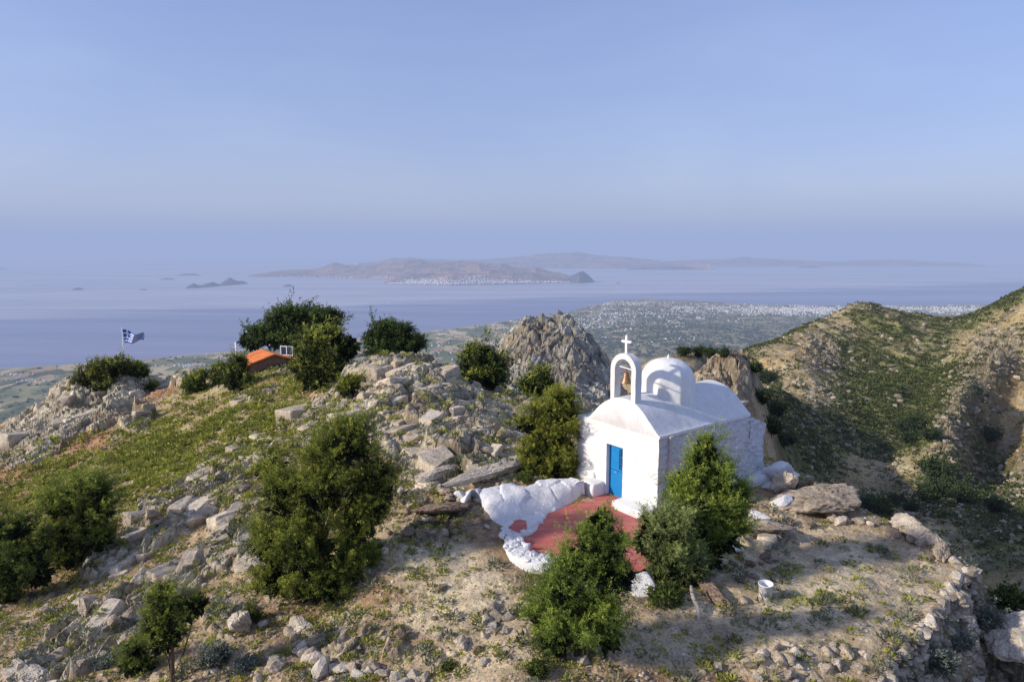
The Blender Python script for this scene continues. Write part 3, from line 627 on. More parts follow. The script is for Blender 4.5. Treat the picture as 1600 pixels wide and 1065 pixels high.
def mat_plainland():
    m, nt, b = new_mat('farmland'); pos = geo_pos(nt)
    wn = noise_node(nt, .002, 3, .5, pos)
    ad = N(nt, 'ShaderNodeVectorMath', operation='MULTIPLY_ADD'); nt.links.new(wn.outputs['Color'], ad.inputs[0]); ad.inputs[1].default_value = (160, 160, 0); nt.links.new(pos, ad.inputs[2])
    def vor(scale, rot, asp, feat='F1'):
        mp = N(nt, 'ShaderNodeMapping'); mp.inputs['Rotation'].default_value = (0, 0, rot); mp.inputs['Scale'].default_value = (1, asp, 0); nt.links.new(ad.outputs[0], mp.inputs['Vector'])
        v = N(nt, 'ShaderNodeTexVoronoi', distance='CHEBYCHEV') if feat == 'F1' else N(nt, 'ShaderNodeTexVoronoi', feature=feat)
        v.inputs['Scale'].default_value = scale; nt.links.new(mp.outputs['Vector'], v.inputs['Vector']); return v
    v1 = vor(.0085, .35, .55)
    sp = N(nt, 'ShaderNodeSeparateColor'); nt.links.new(v1.outputs['Color'], sp.inputs[0])
    c = ramp(nt, sp.outputs[0], [(0, (.09, .105, .04)), (.16, (.17, .185, .07)), (.34, (.29, .26, .12)), (.50, (.50, .39, .20)), (.68, (.42, .27, .16)), (.82, (.12, .15, .055)), (.92, (.60, .50, .32))])
    nt.nodes[-1].color_ramp.interpolation = 'CONSTANT'
    v2 = vor(.0085, .35, .55, 'DISTANCE_TO_EDGE')
    n1 = noise_node(nt, .012, 5, .7, pos)
    c = mul(nt, c, ramp(nt, n1.outputs['Fac'], [(.35, .5), (.45, 1.), (.7, 1.2)]))
    at = nt.nodes.new('ShaderNodeVertexColor'); at.layer_name = 'Col'
    sp2 = N(nt, 'ShaderNodeSeparateColor'); nt.links.new(at.outputs['Color'], sp2.inputs[0])
    mx = nt.nodes.new('ShaderNodeMix'); mx.data_type = 'RGBA'; nt.links.new(sp2.outputs[0], mx.inputs[0]); nt.links.new(c, mx.inputs[6])
    n2 = noise_node(nt, .006, 6, .7, pos)
    nt.links.new(ramp(nt, n2.outputs['Fac'], [(.35, (.05, .065, .032)), (.46, (.10, .115, .055)), (.53, (.22, .20, .10)), (.64, (.40, .33, .20))]), mx.inputs[7])
    mx2 = nt.nodes.new('ShaderNodeMix'); mx2.data_type = 'RGBA'; nt.links.new(sp2.outputs[1], mx2.inputs[0]); nt.links.new(mx.outputs[2], mx2.inputs[6]); mx2.inputs[7].default_value = (.42, .38, .30, 1)
    nt.links.new(mx2.outputs[2], b.inputs['Base Color']); b.inputs['Roughness'].default_value = 1; b.inputs['Specular IOR Level'].default_value = 0
    return m
shore = ss(90, 10, dl) * (dl > 0)
dk = np.clip(dark * .9 + .45 * ss(-.05, .1, PA) + .15, 0, .92)
pcol = np.stack([dk, shore * .8, dk * 0], -1).reshape(-1, 3)
pi_ = np.arange(PA.size).reshape(PA.shape); pf = np.stack([pi_[:-1, :-1], pi_[:-1, 1:], pi_[1:, 1:], pi_[1:, :-1]], -1)
keep = (dl[:-1, :-1] > -400) | (dl[1:, 1:] > -400)
o = mesh_np('coastal_plain', np.c_[PX.ravel(), PY.ravel(), PZ.ravel()], pf[keep], mat_plainland(), col=pcol, smooth=True)
tag(o, 'coastal plain of small green and brown fields running down to the shore', 'plain', kind='structure')
# islands: silhouettes by (u, top v), waterline v
def mat_island(name, c0, c1):
    m, nt, b = new_mat(name); pos = geo_pos(nt); n1 = noise_node(nt, .0009, 6, .65, pos); n2 = noise_node(nt, .004, 5, .7, pos)
    c = ramp(nt, n1.outputs['Fac'], [(.35, c0), (.65, c1)]); c = mul(nt, c, ramp(nt, n2.outputs['Fac'], [(.35, .6), (.65, 1.25)]))
    nt.links.new(c, b.inputs['Base Color']); b.inputs['Roughness'].default_value = 1; b.inputs['Specular IOR Level'].default_value = 0; return m
M_ISL = mat_island('island_scrub', (.18, .15, .10), (.40, .24, .16)); M_ISD = mat_island('island_rock', (.08, .08, .07), (.18, .14, .11))
ISL = {}
def island(name, label, prof, vbase, depth, mat, seed, n=160, rough=.25, cat='island', m_=26):
    prof = sorted(prof); us = np.array([p[0] for p in prof], float); vt = np.array([p[1] for p in prof], float)
    vb = np.interp(us, *zip(*vbase)) if hasattr(vbase, '__len__') else np.full(len(us), float(vbase))
    uu = np.linspace(us[0], us[-1], n); top = np.interp(uu, us, vt); bas = np.interp(uu, us, vb)
    V_ = []
    for j in range(m_ + 1):
        s = j / m_
        for i in range(n):
            a, t = atau(uu[i], bas[i]); y0 = SEA / t
            dp = depth * (.04 + .96 * math.sin(math.pi * (i + .5) / n) ** .7); y = y0 + dp * s
            yr = y0 + dp * .5; _, tt = atau(uu[i], top[i]); H = max(tt * yr - SEA, 0)
            h = H * (math.sin(math.pi * s) ** 1.1 if s < 1 else 0)
            V_.append((a * y, y, h))
    V_ = np.array(V_); Hm = V_[:, 2].max() + 1
    nz_ = ridged2(V_[:, 0] / (Hm * 3.2), V_[:, 1] / (Hm * 4.5), 5, seed)
    V_[:, 2] = SEA - 6 + (V_[:, 2]) * (1 - rough + rough * 1.25 * nz_) + 6 * (V_[:, 2] > 1)
    ISL[label] = V_.reshape(m_ + 1, n, 3), uu
    ii = np.arange(len(V_)).reshape(m_ + 1, n); f = np.stack([ii[:-1, :-1], ii[:-1, 1:], ii[1:, 1:], ii[1:, :-1]], -1).reshape(-1, 4)
    o = mesh_np(name, V_, f, mat, smooth=False); tag(o, label, cat, kind='structure'); return o
island('island', 'broad reddish brown hilly island across the strait', [(388, 430), (420, 424), (450, 421), (490, 418), (520, 411), (560, 409), (600, 407), (640, 405), (660, 407), (700, 407), (740, 406), (790, 409), (840, 414), (870, 420), (900, 432)], [(388, 432), (500, 434), (620, 437), (700, 440), (900, 438)], 5200, M_ISL, 301, rough=.45, n=300, m_=50)
island('island', 'dark front hills of the broad island above its white town', [(600, 440), (640, 427), (670, 421), (700, 424), (735, 420), (760, 421), (800, 421), (840, 424), (870, 430), (900, 436), (925, 440)], [(600, 443), (700, 446), (800, 444), (925, 441)], 1500, M_ISL, 302, rough=.35, n=240, m_=40)
island('headland', 'dark pointed headland at the right tip of the broad island', [(872, 441), (885, 434), (897, 428), (905, 423), (911, 421), (920, 428), (930, 440)], [(872, 441), (905, 442.5), (930, 441)], 900, M_ISD, 303, rough=.25, n=80)
island('island', 'dark islet with three humps near the flag', [(289, 450), (297, 445), (303, 441), (309, 445), (314, 446), (322, 443), (333, 439), (343, 445), (350, 438), (360, 433), (370, 438), (380, 438), (387, 442)], [(289, 450.5), (310, 450), (345, 447), (387, 443)], 900, M_ISD, 304, rough=.2, n=160)
island('island', 'small dark islet left of centre beyond the dark tree', [(441, 447.5), (447, 445), (451, 444), (456, 446), (461, 447.5)], 448, 300, M_ISD, 305, n=40)
island('island', 'small flat islet at the far left of the sea', [(112, 452.5), (117, 449.5), (122, 448.5), (128, 450), (131, 452.5)], 453, 300, M_ISD, 306, n=40)
island('island', 'thin low islet between the far left islet and the humped one', [(217, 452.6), (224, 451), (232, 452.6)], 453, 120, M_ISD, 307, n=30)
island('island', 'flat pale islet behind the humped islet, left of the two', [(249, 436.5), (258, 434), (268, 434), (275, 436.5)], 437, 500, M_ISD, 308, n=40)
island('island', 'flat pale islet behind the humped islet, right of the two', [(277, 430), (290, 427), (303, 427), (315, 430)], 430.5, 700, M_ISD, 309, n=40)
island('island', 'tiny islet just right of the pointed headland', [(962, 442.5), (966, 441), (970, 442.5)], 443, 120, M_ISD, 310, n=20)
island('mountain_range', 'faint blue mountain range above the broad island', [(560, 409), (640, 400), (700, 405), (760, 404), (800, 402), (840, 395), (880, 392), (920, 394), (960, 398), (1000, 402), (1060, 406), (1110, 411)], [(560, 418), (1110, 421)], 9000, M_ISL, 311, rough=.3, n=220, cat='mountains')
island('mountain_range', 'faintest low mountains on the horizon toward the right', [(980, 412), (1060, 407), (1120, 404), (1160, 400), (1220, 405), (1300, 408), (1380, 405), (1450, 407), (1540, 413)], [(980, 417), (1540, 416)], 8000, M_ISL, 312, rough=.3, n=200, cat='mountains')
island('island', 'low faint spit of land right of the pointed headland', [(980, 419), (1030, 415.5), (1070, 416), (1100, 421)], 421.5, 900, M_ISD, 313, n=60)
island('island', 'low faint islet far out at the right', [(1246, 417.5), (1268, 415.5), (1290, 418)], 418.5, 900, M_ISD, 314, n=40)
island('island', 'faint low islet cut by the left edge', [(-20, 419), (0, 418), (13, 420)], 420.5, 800, M_ISD, 315, n=30)
# ------------------------------------------------------------------ haze layer, sky, sun, camera
def mat_haze(sig, colr):
    m = bpy.data.materials.new('sea_haze'); m.use_nodes = True; nt = m.node_tree; nt.nodes.clear()
    out = N(nt, 'ShaderNodeOutputMaterial'); ab = N(nt, 'ShaderNodeVolumeAbsorption'); ab.inputs['Color'].default_value = (0, 0, 0, 1); ab.inputs['Density'].default_value = sig
    em = N(nt, 'ShaderNodeEmission'); em.inputs['Color'].default_value = (*colr, 1); em.inputs['Strength'].default_value = sig
    ad = N(nt, 'ShaderNodeAddShader'); nt.links.new(ab.outputs[0], ad.inputs[0]); nt.links.new(em.outputs[0], ad.inputs[1]); nt.links.new(ad.outputs[0], out.inputs['Volume']); return m
HAZE = (.345, .43, .68)
o = MB().box((-90000, -6000, -900), (90000, 125000, 1100)).obj('sea_haze', mat_haze(5.3e-5, HAZE)); tag(o, 'pale blue haze lying over the sea and plain', 'haze', kind='structure')
sun_el = math.radians(26.0); sdx, sdy = -1.51, -.418
saz = math.atan2(sdx, sdy)          # compass-style from +Y toward +X
W = bpy.data.worlds.new('World'); SC.world = W; W.use_nodes = True; nt = W.node_tree; bg = nt.nodes['Background']
sky = nt.nodes.new('ShaderNodeTexSky'); sky.sky_type = 'NISHITA'; sky.sun_disc = False; sky.sun_elevation = sun_el; sky.sun_rotation = saz; sky.altitude = 850; sky.air_density = 1.3; sky.dust_density = 1.6; sky.ozone_density = 2.0
tint = nt.nodes.new('ShaderNodeMix'); tint.data_type = 'RGBA'; tint.blend_type = 'MULTIPLY'; tint.inputs[0].default_value = 1; nt.links.new(sky.outputs[0], tint.inputs[6]); tint.inputs[7].default_value = (.98, .95, 1.2, 1)
hzm = nt.nodes.new('ShaderNodeMix'); hzm.data_type = 'RGBA'; hzm.inputs[0].default_value = .42; nt.links.new(tint.outputs[2], hzm.inputs[6]); hzm.inputs[7].default_value = (2.25, 2.75, 4.75, 1); wtc = nt.nodes.new('ShaderNodeTexCoord'); wmp = nt.nodes.new('ShaderNodeMapping'); wmp.inputs['Scale'].default_value = (1.2, 1.2, 4.0); wmp.inputs['Rotation'].default_value = (.2, .25, 0); nt.links.new(wtc.outputs['Generated'], wmp.inputs['Vector'])
wno = noise_node(nt, 1.6, 6, .55, wmp.outputs['Vector']); wno.inputs['Distortion'].default_value = .5
nt.links.new(mul(nt, hzm.outputs[2], ramp(nt, wno.outputs['Fac'], [(.35, (.95, .96, .985)), (.5, (1, 1, 1)), (.68, (1.09, 1.07, 1.03))])), bg.inputs['Color']); bg.inputs['Strength'].default_value = .15
sl = bpy.data.lights.new('sun', 'SUN'); sl.energy = 5.0; sl.angle = math.radians(2.2); sl.color = (1.0, .91, .78)
so = bpy.data.objects.new('sun', sl); COL.objects.link(so)
from mathutils import Vector, Matrix
hz = math.hypot(sdx, sdy); dS = Vector((sdx / hz * math.cos(sun_el), sdy / hz * math.cos(sun_el), math.sin(sun_el)))
so.rotation_euler = dS.to_track_quat('Z', 'Y').to_euler()
cam = bpy.data.cameras.new('camera'); co = bpy.data.objects.new('camera', cam); COL.objects.link(co)
cam.sensor_width = 36; cam.lens = 36 * F / 1600; cam.clip_start = .1; cam.clip_end = 300000
co.location = (0, 0, 0); co.rotation_euler = (math.pi / 2 - PITCH, 0, 0); SC.camera = co
SC.view_settings.view_transform = 'Standard'; SC.view_settings.look = 'None'; SC.view_settings.exposure = 0
SC.cycles.volume_bounces = 0; SC.cycles.max_bounces = 6; SC.cycles.diffuse_bounces = 3; SC.cycles.transparent_max_bounces = 8
# ------------------------------------------------------------------ chapel (local frame: X into the building, Y to the left along the facade)
chap = empty('chapel', Cc, math.pi / 2 - HA)
tag(chap, 'small whitewashed domed chapel with bell arch and blue door', 'chapel')
RZ = math.pi / 2 - HA
def c2w(t, s, z): return np.array([Cc[0] + t * NFv[0] + s * LFv[0], Cc[1] + t * NFv[1] + s * LFv[1], Cc[2] + z])
def w2c(p): d = np.asarray(p)[:2] - Cc[:2]; return np.array([d @ NFv, d @ LFv, p[2] - Cc[2]])
def wob(P, amp, sc=1.2, seed=0, o=3):
    P = np.asarray(P, float); return np.c_[fbm3(P, sc, o, seed) - .5, fbm3(P, sc, o, seed + 11) - .5, fbm3(P, sc, o, seed + 23) - .5] * 2 * np.asarray(amp).reshape(-1, 1)
class GP:   # grid patches sharing one displacement field
    def __init__(s): s.v = []; s.f = []; s.n = 0
    def patch(s, fn, nu, nv, keep=None, flip=False):
        u, v = np.meshgrid(np.linspace(0, 1, nu + 1), np.linspace(0, 1, nv + 1)); P = np.stack(fn(u, v), -1).reshape(-1, 3)
        i = np.arange((nu + 1) * (nv + 1)).reshape(nv + 1, nu + 1); q = np.stack([i[:-1, :-1], i[:-1, 1:], i[1:, 1:], i[1:, :-1]], -1)
        if keep is not None:
            uc = (u[:-1, :-1] + u[1:, 1:]) / 2; vc = (v[:-1, :-1] + v[1:, 1:]) / 2; q = q[keep(uc, vc)]
        q = q.reshape(-1, 4)
        if flip: q = q[:, ::-1]
        s.v.append(P); s.f.append(q + s.n); s.n += len(P); return s
    def out(s, name, mat, parent, disp, smooth=True, loc=None):
        P = np.concatenate(s.v); P = P + disp(P); return mesh_np(name, P, np.concatenate(s.f), mat, parent, smooth=smooth, loc=loc)
Wd, H0, Lm, Le = 3.95, 2.7, 5.15, 6.28
D0, D1, DH = 1.60, 2.42, 1.93       # door opening
def hcap(t): return np.where(t < Lm, H0, np.where(t < Lm + .42, 2.46, 2.44 - (t - Lm - .42) * .45))
def wdisp(P):
    rough = .012 + .05 * ss(.9, .0, P[:, 1]) * ss(0, .5, P[:, 0]) + .02 * ss(0, .6, P[:, 0])
    door = ss(.25, .0, np.maximum(np.abs(P[:, 1] - 2.01) - .41, P[:, 2] - DH))
    d = wob(P, rough * (1 - .8 * door * (P[:, 0] < .4)), 1.4, 5) + wob(P * [1, 1, 1.8], rough * .9, 5.5, 9) + wob(P, .018 * (rough / .06), 14, 19)
    return d
g = GP()
dk_ = lambda u, v: ~((u * Wd > D0) & (u * Wd < D1) & (v * (H0 + .4) - .4 < DH))
nuF, nvF = 79, 62
g.patch(lambda u, v: (u * 0, u * Wd, v * (H0 + .4) - .4), nuF, nvF, dk_, True)
g.patch(lambda u, v: (u * Le, u * 0, -.5 + v * (hcap(u * Le) + .5)), 160, 80)
g.patch(lambda u, v: (u * Le, u * 0 + Wd, -.5 + v * (hcap(u * Le) + .5)), 60, 30, None, True)
g.patch(lambda u, v: (u * 0 + Le, u * Wd, -.5 + v * (float(hcap(np.array(Le))) + .5)), 60, 40)
g.patch(lambda u, v: (v * Le, u * Wd, hcap(v * Le)), 60, 120)
walls = g.out('wall', M_MASON, chap, wdisp)
walls.data.materials.append(M_WHITE)
mi = np.zeros(len(walls.data.polygons), dtype=np.int32); nfF = int(dk_(*[a for a in np.meshgrid((np.arange(nuF) + .5) / nuF, (np.arange(nvF) + .5) / nvF)]).sum()); mi[:nfF] = 1; walls.data.polygons.foreach_set('material_index', mi)
# door recess
m = MB(); x1 = .34; k0 = Wd / nuF; nvz = (H0 + .4) / nvF
d0 = round(D0 / k0) * k0; d0 = math.ceil((D0 - k0 / 2) / k0) * k0; d1 = math.ceil((D1 - k0 / 2) / k0) * k0; dz = math.ceil((DH + .4 - nvz / 2) / nvz) * nvz - .4
m.box((-.0, d1 - .002, -.1), (x1 + .1, d1 + .12, dz + .1)); m.box((-.0 + .012, d0 - .12, -.1), (x1 + .1, d0 + .002, dz + .1)); m.box((.012, d0, dz - .002), (x1 + .1, d1, dz + .14)); m.box((x1, d0, -.1), (x1 + .1, d1, dz))
m.obj('door_surround', M_WHITE, chap)
dm = MB(); dx = .16; dy0, dy1 = d0 + .02, d1 - .22
dmo = MB().box((dx, d0 + .003, .0), (dx + .05, d0 + .045, dz - .01)).box((dx, d1 - .045, .0), (dx + .05, d1 - .003, dz - .01)).box((dx, d0 + .045, dz - .05), (dx + .05, d1 - .045, dz - .01)).obj('door_frame', M_BLUE, chap)
door = MB().box((dx + .012, d0 + .05, .02), (dx + .045, d1 - .05, .98)).box((dx + .012, d0 + .05, 1.0), (dx + .045, d0 + .12, dz - .06)).box((dx + .012, d0 + .33, 1.0), (dx + .045, d1 - .05, dz - .06)).box((dx + .012, d0 + .12, dz - .14), (dx + .045, d0 + .33, dz - .06)).box((dx + .012, d0 + .12, 1.0), (dx + .045, d0 + .33, 1.06)) \
    .box((dx + .002, d0 + .052, .40), (dx + .014, d1 - .052, .46)).obj('door', M_BLUE, chap)
MB().box((dx + .03, d0 + .12, 1.06), (dx + .036, d0 + .33, dz - .14)).obj('window_pane', M_GLASS, door)
gr = MB()
for q in (.19, .26): gr.box((dx + .008, d0 + q - .008, 1.06), (dx + .022, d0 + q + .008, dz - .14))
for q in (1.28, 1.52): gr.box((dx + .004, d0 + .12, q - .008), (dx + .018, d0 + .33, q + .008))
gr.obj('window_grille', M_BLUE, door)
MB().tube([(dx + .012, d0 + .40, .95), (dx - .04, d0 + .40, .95), (dx - .04, d0 + .48, .95)], .01, 6).obj('handle', M_METAL, door)
# vault with flared eaves
Sc0, Sc1, RISE = -.03, 3.38, 1.02; SM = 1.68
def vz(s): q = np.clip((s - SM) / ((Sc1 - Sc0) / 2), -1, 1); return H0 + .03 + RISE * np.clip(np.cos(q * math.pi / 2), 0, 1) ** (.82 + .35 * np.abs(q) ** 2)
g = GP()
g.patch(lambda u, v: (-.0 + v * (Lm + .03), Sc0 + u * (Sc1 - Sc0), vz(Sc0 + u * (Sc1 - Sc0))), 80, 90, None)
g.patch(lambda u, v: (u * 0 - .0 - .10 * np.sin(np.pi * v) * np.sin(np.pi * u), Sc0 + u * (Sc1 - Sc0), (H0 - .04) + v * (vz(Sc0 + u * (Sc1 - Sc0)) - H0 + .04)), 80, 24, None, True)
g.patch(lambda u, v: (u * 0 + Lm + .03, Sc0 + u * (Sc1 - Sc0), (H0 - .3) + v * (vz(Sc0 + u * (Sc1 - Sc0)) - H0 + .3)), 80, 16)
g.patch(lambda u, v: (v * (Lm + .03), u * 0 + Sc0, (H0 - .07) + u * .10), 2, 90, None)
g.out('vaulted_roof', M_ROOF, chap, lambda P: wob(P, .022 + 0 * P[:, 0], 1.1, 31) + wob(P, .006 + 0 * P[:, 0], 5, 33))
# dome on an eight-sided drum
DC = (2.36, 1.65); RD = .99
def domefn(u, v):
    th = u * 2 * np.pi; ph = np.arctan2(np.sin(8 * (th)), np.cos(8 * th)) / 8        # angle to nearest facet centre
    oct_ = np.cos(np.pi / 8) / np.cos(ph) / .962
    w = np.clip((v - .42) / .58, 0, 1)
    r = RD * np.where(v < .42, 1.0, np.cos(w * np.pi / 2) ** .85); k = 1 - .55 * w; rr = r * (oct_ * k + (1 - k))
    z = np.where(v < .42, 2.9 + v / .42 * 1.2, 4.1 + .82 * np.sin(w * np.pi / 2) ** 1.05)
    return DC[0] + rr * np.cos(th), DC[1] + rr * np.sin(th), z
g = GP(); g.patch(domefn, 96, 48)
g.out('dome', M_WHITE, chap, lambda P: wob(P, .014 + 0 * P[:, 0], 1.6, 41) * ss(2.8, 3.2, P[:, 2])[:, None])
MB().lathe([(.03, 0), (.035, .05), (.055, .09), (.03, .14), (.004, .2)], 10, (DC[0], DC[1], 4.88)).obj('finial', M_WHITE, chap, True)
# bell arch
g = GP(); AT0, AT1 = .02, .32; ac = 1.70; ro, ri = .59, .39; zc = 4.72; zb = 3.32
def prof(r, q):     # q 0..1 up one leg, round, down other
    Ls = zc - zb; La = math.pi * r; tot = 2 * Ls + La; d = q * tot
    y = np.where(d < Ls, ac - r, np.where(d < Ls + La, ac - r * np.cos((d - Ls) / r), ac + r)); z = np.where(d < Ls, zb + d, np.where(d < Ls + La, zc + r * np.sin((d - Ls) / r), zc - (d - Ls - La)))
    return y, z
def arc(t, r): return lambda u, v: (t(u, v), *prof(r, v))
def face(t):
    def f(u, v):
        yo, zo = prof(ro, v); yi, zi = prof(ri, v); return (u * 0 + t, yi + (yo - yi) * u, zi + (zo - zi) * u)
    return f
g.patch(face(AT0), 5, 80, None, False); g.patch(face(AT1), 5, 80, None, True)
g.patch(lambda u, v: (AT0 + u * (AT1 - AT0), *prof(ro, v)), 6, 80, None, False); g.patch(lambda u, v: (AT0 + u * (AT1 - AT0), *prof(ri, v)), 6, 80, None, True)
M_ARCH = mat_white('flaking_whitewash', (.76, .75, .73), .012, dirt=.28)
_nt = M_ARCH.node_tree
g.out('bell_arch', M_ARCH, chap, lambda P: wob(P, .012 + 0 * P[:, 0], 2.5, 51))
cx = .17
cr = MB().box((cx - .035, ac - .045, zc + ro - .05), (cx + .035, ac + .045, zc + ro + .60)).box((cx - .033, ac - .20, zc + ro + .36), (cx + .033, ac - .045, zc + ro + .45)).box((cx - .033, ac + .045, zc + ro + .36), (cx + .033, ac + .20, zc + ro + .45))
for y_, z_ in ((ac - .215, zc + ro + .405), (ac + .215, zc + ro + .405), (ac, zc + ro + .615)): cr.lathe([(.001, -.035), (.036, -.02), (.04, 0), (.036, .02), (.001, .035)], 8, (cx, y_, z_))
cr.obj('cross', M_WHITE, chap)
MB().tube([(cx, ac - .43, zc + .02), (cx, ac + .43, zc + .10)], .022, 8).obj('bell_beam', M_WPAINT, chap)
bz = zc - .47
bell = empty('bell', c2w(cx, ac - .02, bz), RZ); tag(bell, 'bronze bell hanging from the bar in the chapel arch', 'bell')
MB().lathe([(.20, 0), (.195, .03), (.16, .10), (.125, .20), (.11, .30), (.085, .37), (.04, .405), (.001, .41), (.001, .40), (.10, .29), (.15, .08), (.188, .0)], 28).obj('bell_body', M_BRONZE, bell, True)
MB().tube([(0, 0, .39), (0, 0, .53)], .03, 8).obj('hanger', M_BRONZE, bell)
MB().tube([(0, 0, .35), (0, 0, -.02)], .012, 6).lathe([(.001, -.05), (.03, -.03), (.03, 0), (.001, .02)], 8).obj('clapper', M_BRONZE, bell)
MB().tube([(0, 0, -.04), (.02, -.06, -.25), (.03, -.27, -.86)], .011, 6).obj('pull_rope', M_ROPE, bell)
# drainpipe, benches
MB().tube([(.50, -.07, 2.60), (.50, -.10, 2.3), (.51, -.09, 1.2), (.50, -.10, .15)], .045, 10).box((.42, -.14, 2.56), (.58, .02, 2.68)).obj('drainpipe', M_PIPE, chap)
def rounded(name, a, b, mat, parent, amp=.02, seed=1, n=(18, 18, 10), loc=None):
    a = np.array(a); b = np.array(b); c = (a + b) / 2; h = (b - a) / 2; g = GP()
    for ax in range(3):
        for sg in (-1, 1):
            i, j = [k for k in range(3) if k != ax]
            def fn(u, v, ax=ax, sg=sg, i=i, j=j):
                P = [None] * 3; P[ax] = u * 0 + sg; P[i] = 2 * u - 1; P[j] = 2 * v - 1; P = np.stack(P, -1); r = (np.abs(P) ** 7).sum(-1, keepdims=True) ** (1 / 7)
                P = P / r * 1.03; P = c + P * h; return P[..., 0], P[..., 1], P[..., 2]
            g.patch(fn, n[i], n[j], None, (sg > 0) == (ax == 1))
    return g.out(name, mat, parent, lambda P: wob(P, amp + 0 * P[:, 0], 2.2, seed) + wob(P, amp * .3 + 0 * P[:, 0], 9, seed + 3), loc=loc)
tag(rounded('bench', (-.78, -.02, -.15), (.02, 1.42, .30), M_WHITE, chap, .02, 61), 'masonry bench to the right of the door')
tag(rounded('bench', (-.62, 2.44, -.15), (.02, 3.16, .50), M_WHITE, chap, .025, 63), 'taller masonry bench to the left of the door')
rounded('buttress', (-.12, 2.95, -.15), (.20, 3.98, .72), M_WHITE, chap, .03, 65)
rounded('plinth', (4.9, -.42, -.6), (6.7, .3, .30), M_WHITE, chap, .10, 67, (24, 14, 14))
# ------------------------------------------------------------------ terrace, kerb and whitewashed bank
fl = [at_z(u, v, -8.985) for u, v in [(925, 765), (975, 772), (1000, 800), (1040, 835), (1030, 875), (1000, 892), (940, 893), (880, 872), (850, 868), (828, 862), (812, 850), (808, 838), (826, 824), (838, 806), (870, 798), (895, 785), (910, 770)]]
def sheet(name, poly, mat, z, label, cat):
    poly = np.array(poly)[:, :2]; c = poly.mean(0); V_ = [(*c, z)]; rings = 14; n = len(poly); k = 6
    P = []
    for i in range(n):
        for q in range(k): P.append(poly[i] + (poly[(i + 1) % n] - poly[i]) * q / k)
    P = np.array(P); nn_ = len(P); f = []
    for r in range(1, rings + 1): V_ += [(*(c + (p - c) * r / rings), z) for p in P]
    f3 = [(0, 1 + i, 1 + (i + 1) % nn_) for i in range(nn_)]; f4 = [(1 + (r - 1) * nn_ + i, 1 + r * nn_ + i, 1 + r * nn_ + (i + 1) % nn_, 1 + (r - 1) * nn_ + (i + 1) % nn_) for r in range(1, rings) for i in range(nn_)]
    V_ = np.array(V_); V_[:, 2] += (fbm2(V_[:, 0] * 1.5, V_[:, 1] * 1.5, 3, 71) - .5) * .03
    o = mesh_np(name, V_, [np.array(f3), np.array(f4)], mat, smooth=True); tag(o, label, cat, kind='structure'); return o
sheet('terrace_floor', fl, M_RED, -8.975, 'worn red painted terrace floor in front of the chapel door', 'terrace')
sheet('terrace_floor', [at_z(u, v, -8.96) for u, v in [(793, 824), (800, 814), (812, 811), (822, 813), (824, 828), (812, 832)]], M_RED, -8.955, 'small red painted patch at the left tip of the terrace', 'terrace')
def sweep(name, path, mat, w, h, z, seed, amp=.05, parent=None, w0=None):
    path = np.array([p[:2] for p in path]); d = np.r_[0, np.cumsum(np.linalg.norm(np.diff(path, axis=0), axis=1))]; n = int(d[-1] / .05)
    q = np.linspace(0, d[-1], n); c = np.c_[np.interp(q, d, path[:, 0]), np.interp(q, d, path[:, 1])]
    for _ in range(6): c[1:-1] = (c[:-2] + c[2:] + 2 * c[1:-1]) / 4
    t = np.gradient(c, axis=0); t /= np.linalg.norm(t, axis=1, keepdims=True); nrm = np.c_[-t[:, 1], t[:, 0]]
    hh = np.interp(q, np.linspace(0, d[-1], len(h)), h); ww = np.interp(q, np.linspace(0, d[-1], len(w)), w); m_ = 22
    th = np.linspace(0, math.pi, m_); P = []
    for k in range(m_):
        cx_ = np.sign(math.cos(th[k])) * abs(math.cos(th[k])) ** .5; sz_ = abs(math.sin(th[k])) ** .45
        tp = ss(0, .12, q) * ss(0, .12, d[-1] - q)
        P.append(np.c_[c + nrm * (cx_ * ww * .5 * (.4 + .6 * tp))[:, None], z - .3 + (hh * (.3 + .7 * tp) + .3) * sz_])
    P = np.stack(P, 1); P = P.reshape(-1, 3); i = np.arange(n * m_).reshape(n, m_); f = np.stack([i[:-1, :-1], i[1:, :-1], i[1:, 1:], i[:-1, 1:]], -1).reshape(-1, 4)
    P = P + wob(P, amp + 0 * P[:, 0], 1.6, seed) + wob(P, amp * .6 + 0 * P[:, 0], 5, seed + 5) + wob(P, amp * .25 + 0 * P[:, 0], 15, seed + 9)
    return mesh_np(name, P, f, mat, parent, smooth=True)
sheet('terrace_edging', [at_z(u, v, -8.99) for u, v in [(788, 816), (800, 806), (835, 798), (847, 804), (840, 816), (831, 828), (818, 838), (818, 852), (812, 862), (797, 852), (786, 838)]], M_WWALL, -8.972, 'whitewashed ground along the left edge of the red terrace', 'terrace')
kerb = [at_z(u, v, -8.9) for u, v in [(801, 838), (805, 850), (815, 862), (834, 872), (860, 877), (890, 884), (930, 898), (985, 905)]]
tag(sweep('terrace_kerb', kerb, M_WWALL, [.62, .72, .74, .62, .5], [.13, .13, .12, .12], -8.98, 75, .05), 'rounded whitewashed stone kerb along the front of the red terrace', 'kerb')
k2 = [at_z(u, v, -8.95) for u, v in [(846, 802), (838, 815), (830, 826), (818, 834), (800, 838)]]
tag(sweep('terrace_kerb', k2, M_WWALL, [.42, .36, .36, .36], [.12, .05, .04, .06], -8.98, 78, .03), 'low whitewashed strip between the red terrace and its small red patch', 'kerb')
k3 = [at_z(u, v, -8.95) for u, v in [(800, 812), (790, 822), (789, 836)]]
tag(sweep('terrace_kerb', k3, M_WWALL, [.3, .24, .3], [.07, .05, .07], -8.98, 79, .03), 'short whitewashed strip at the leftmost tip of the terrace', 'kerb')
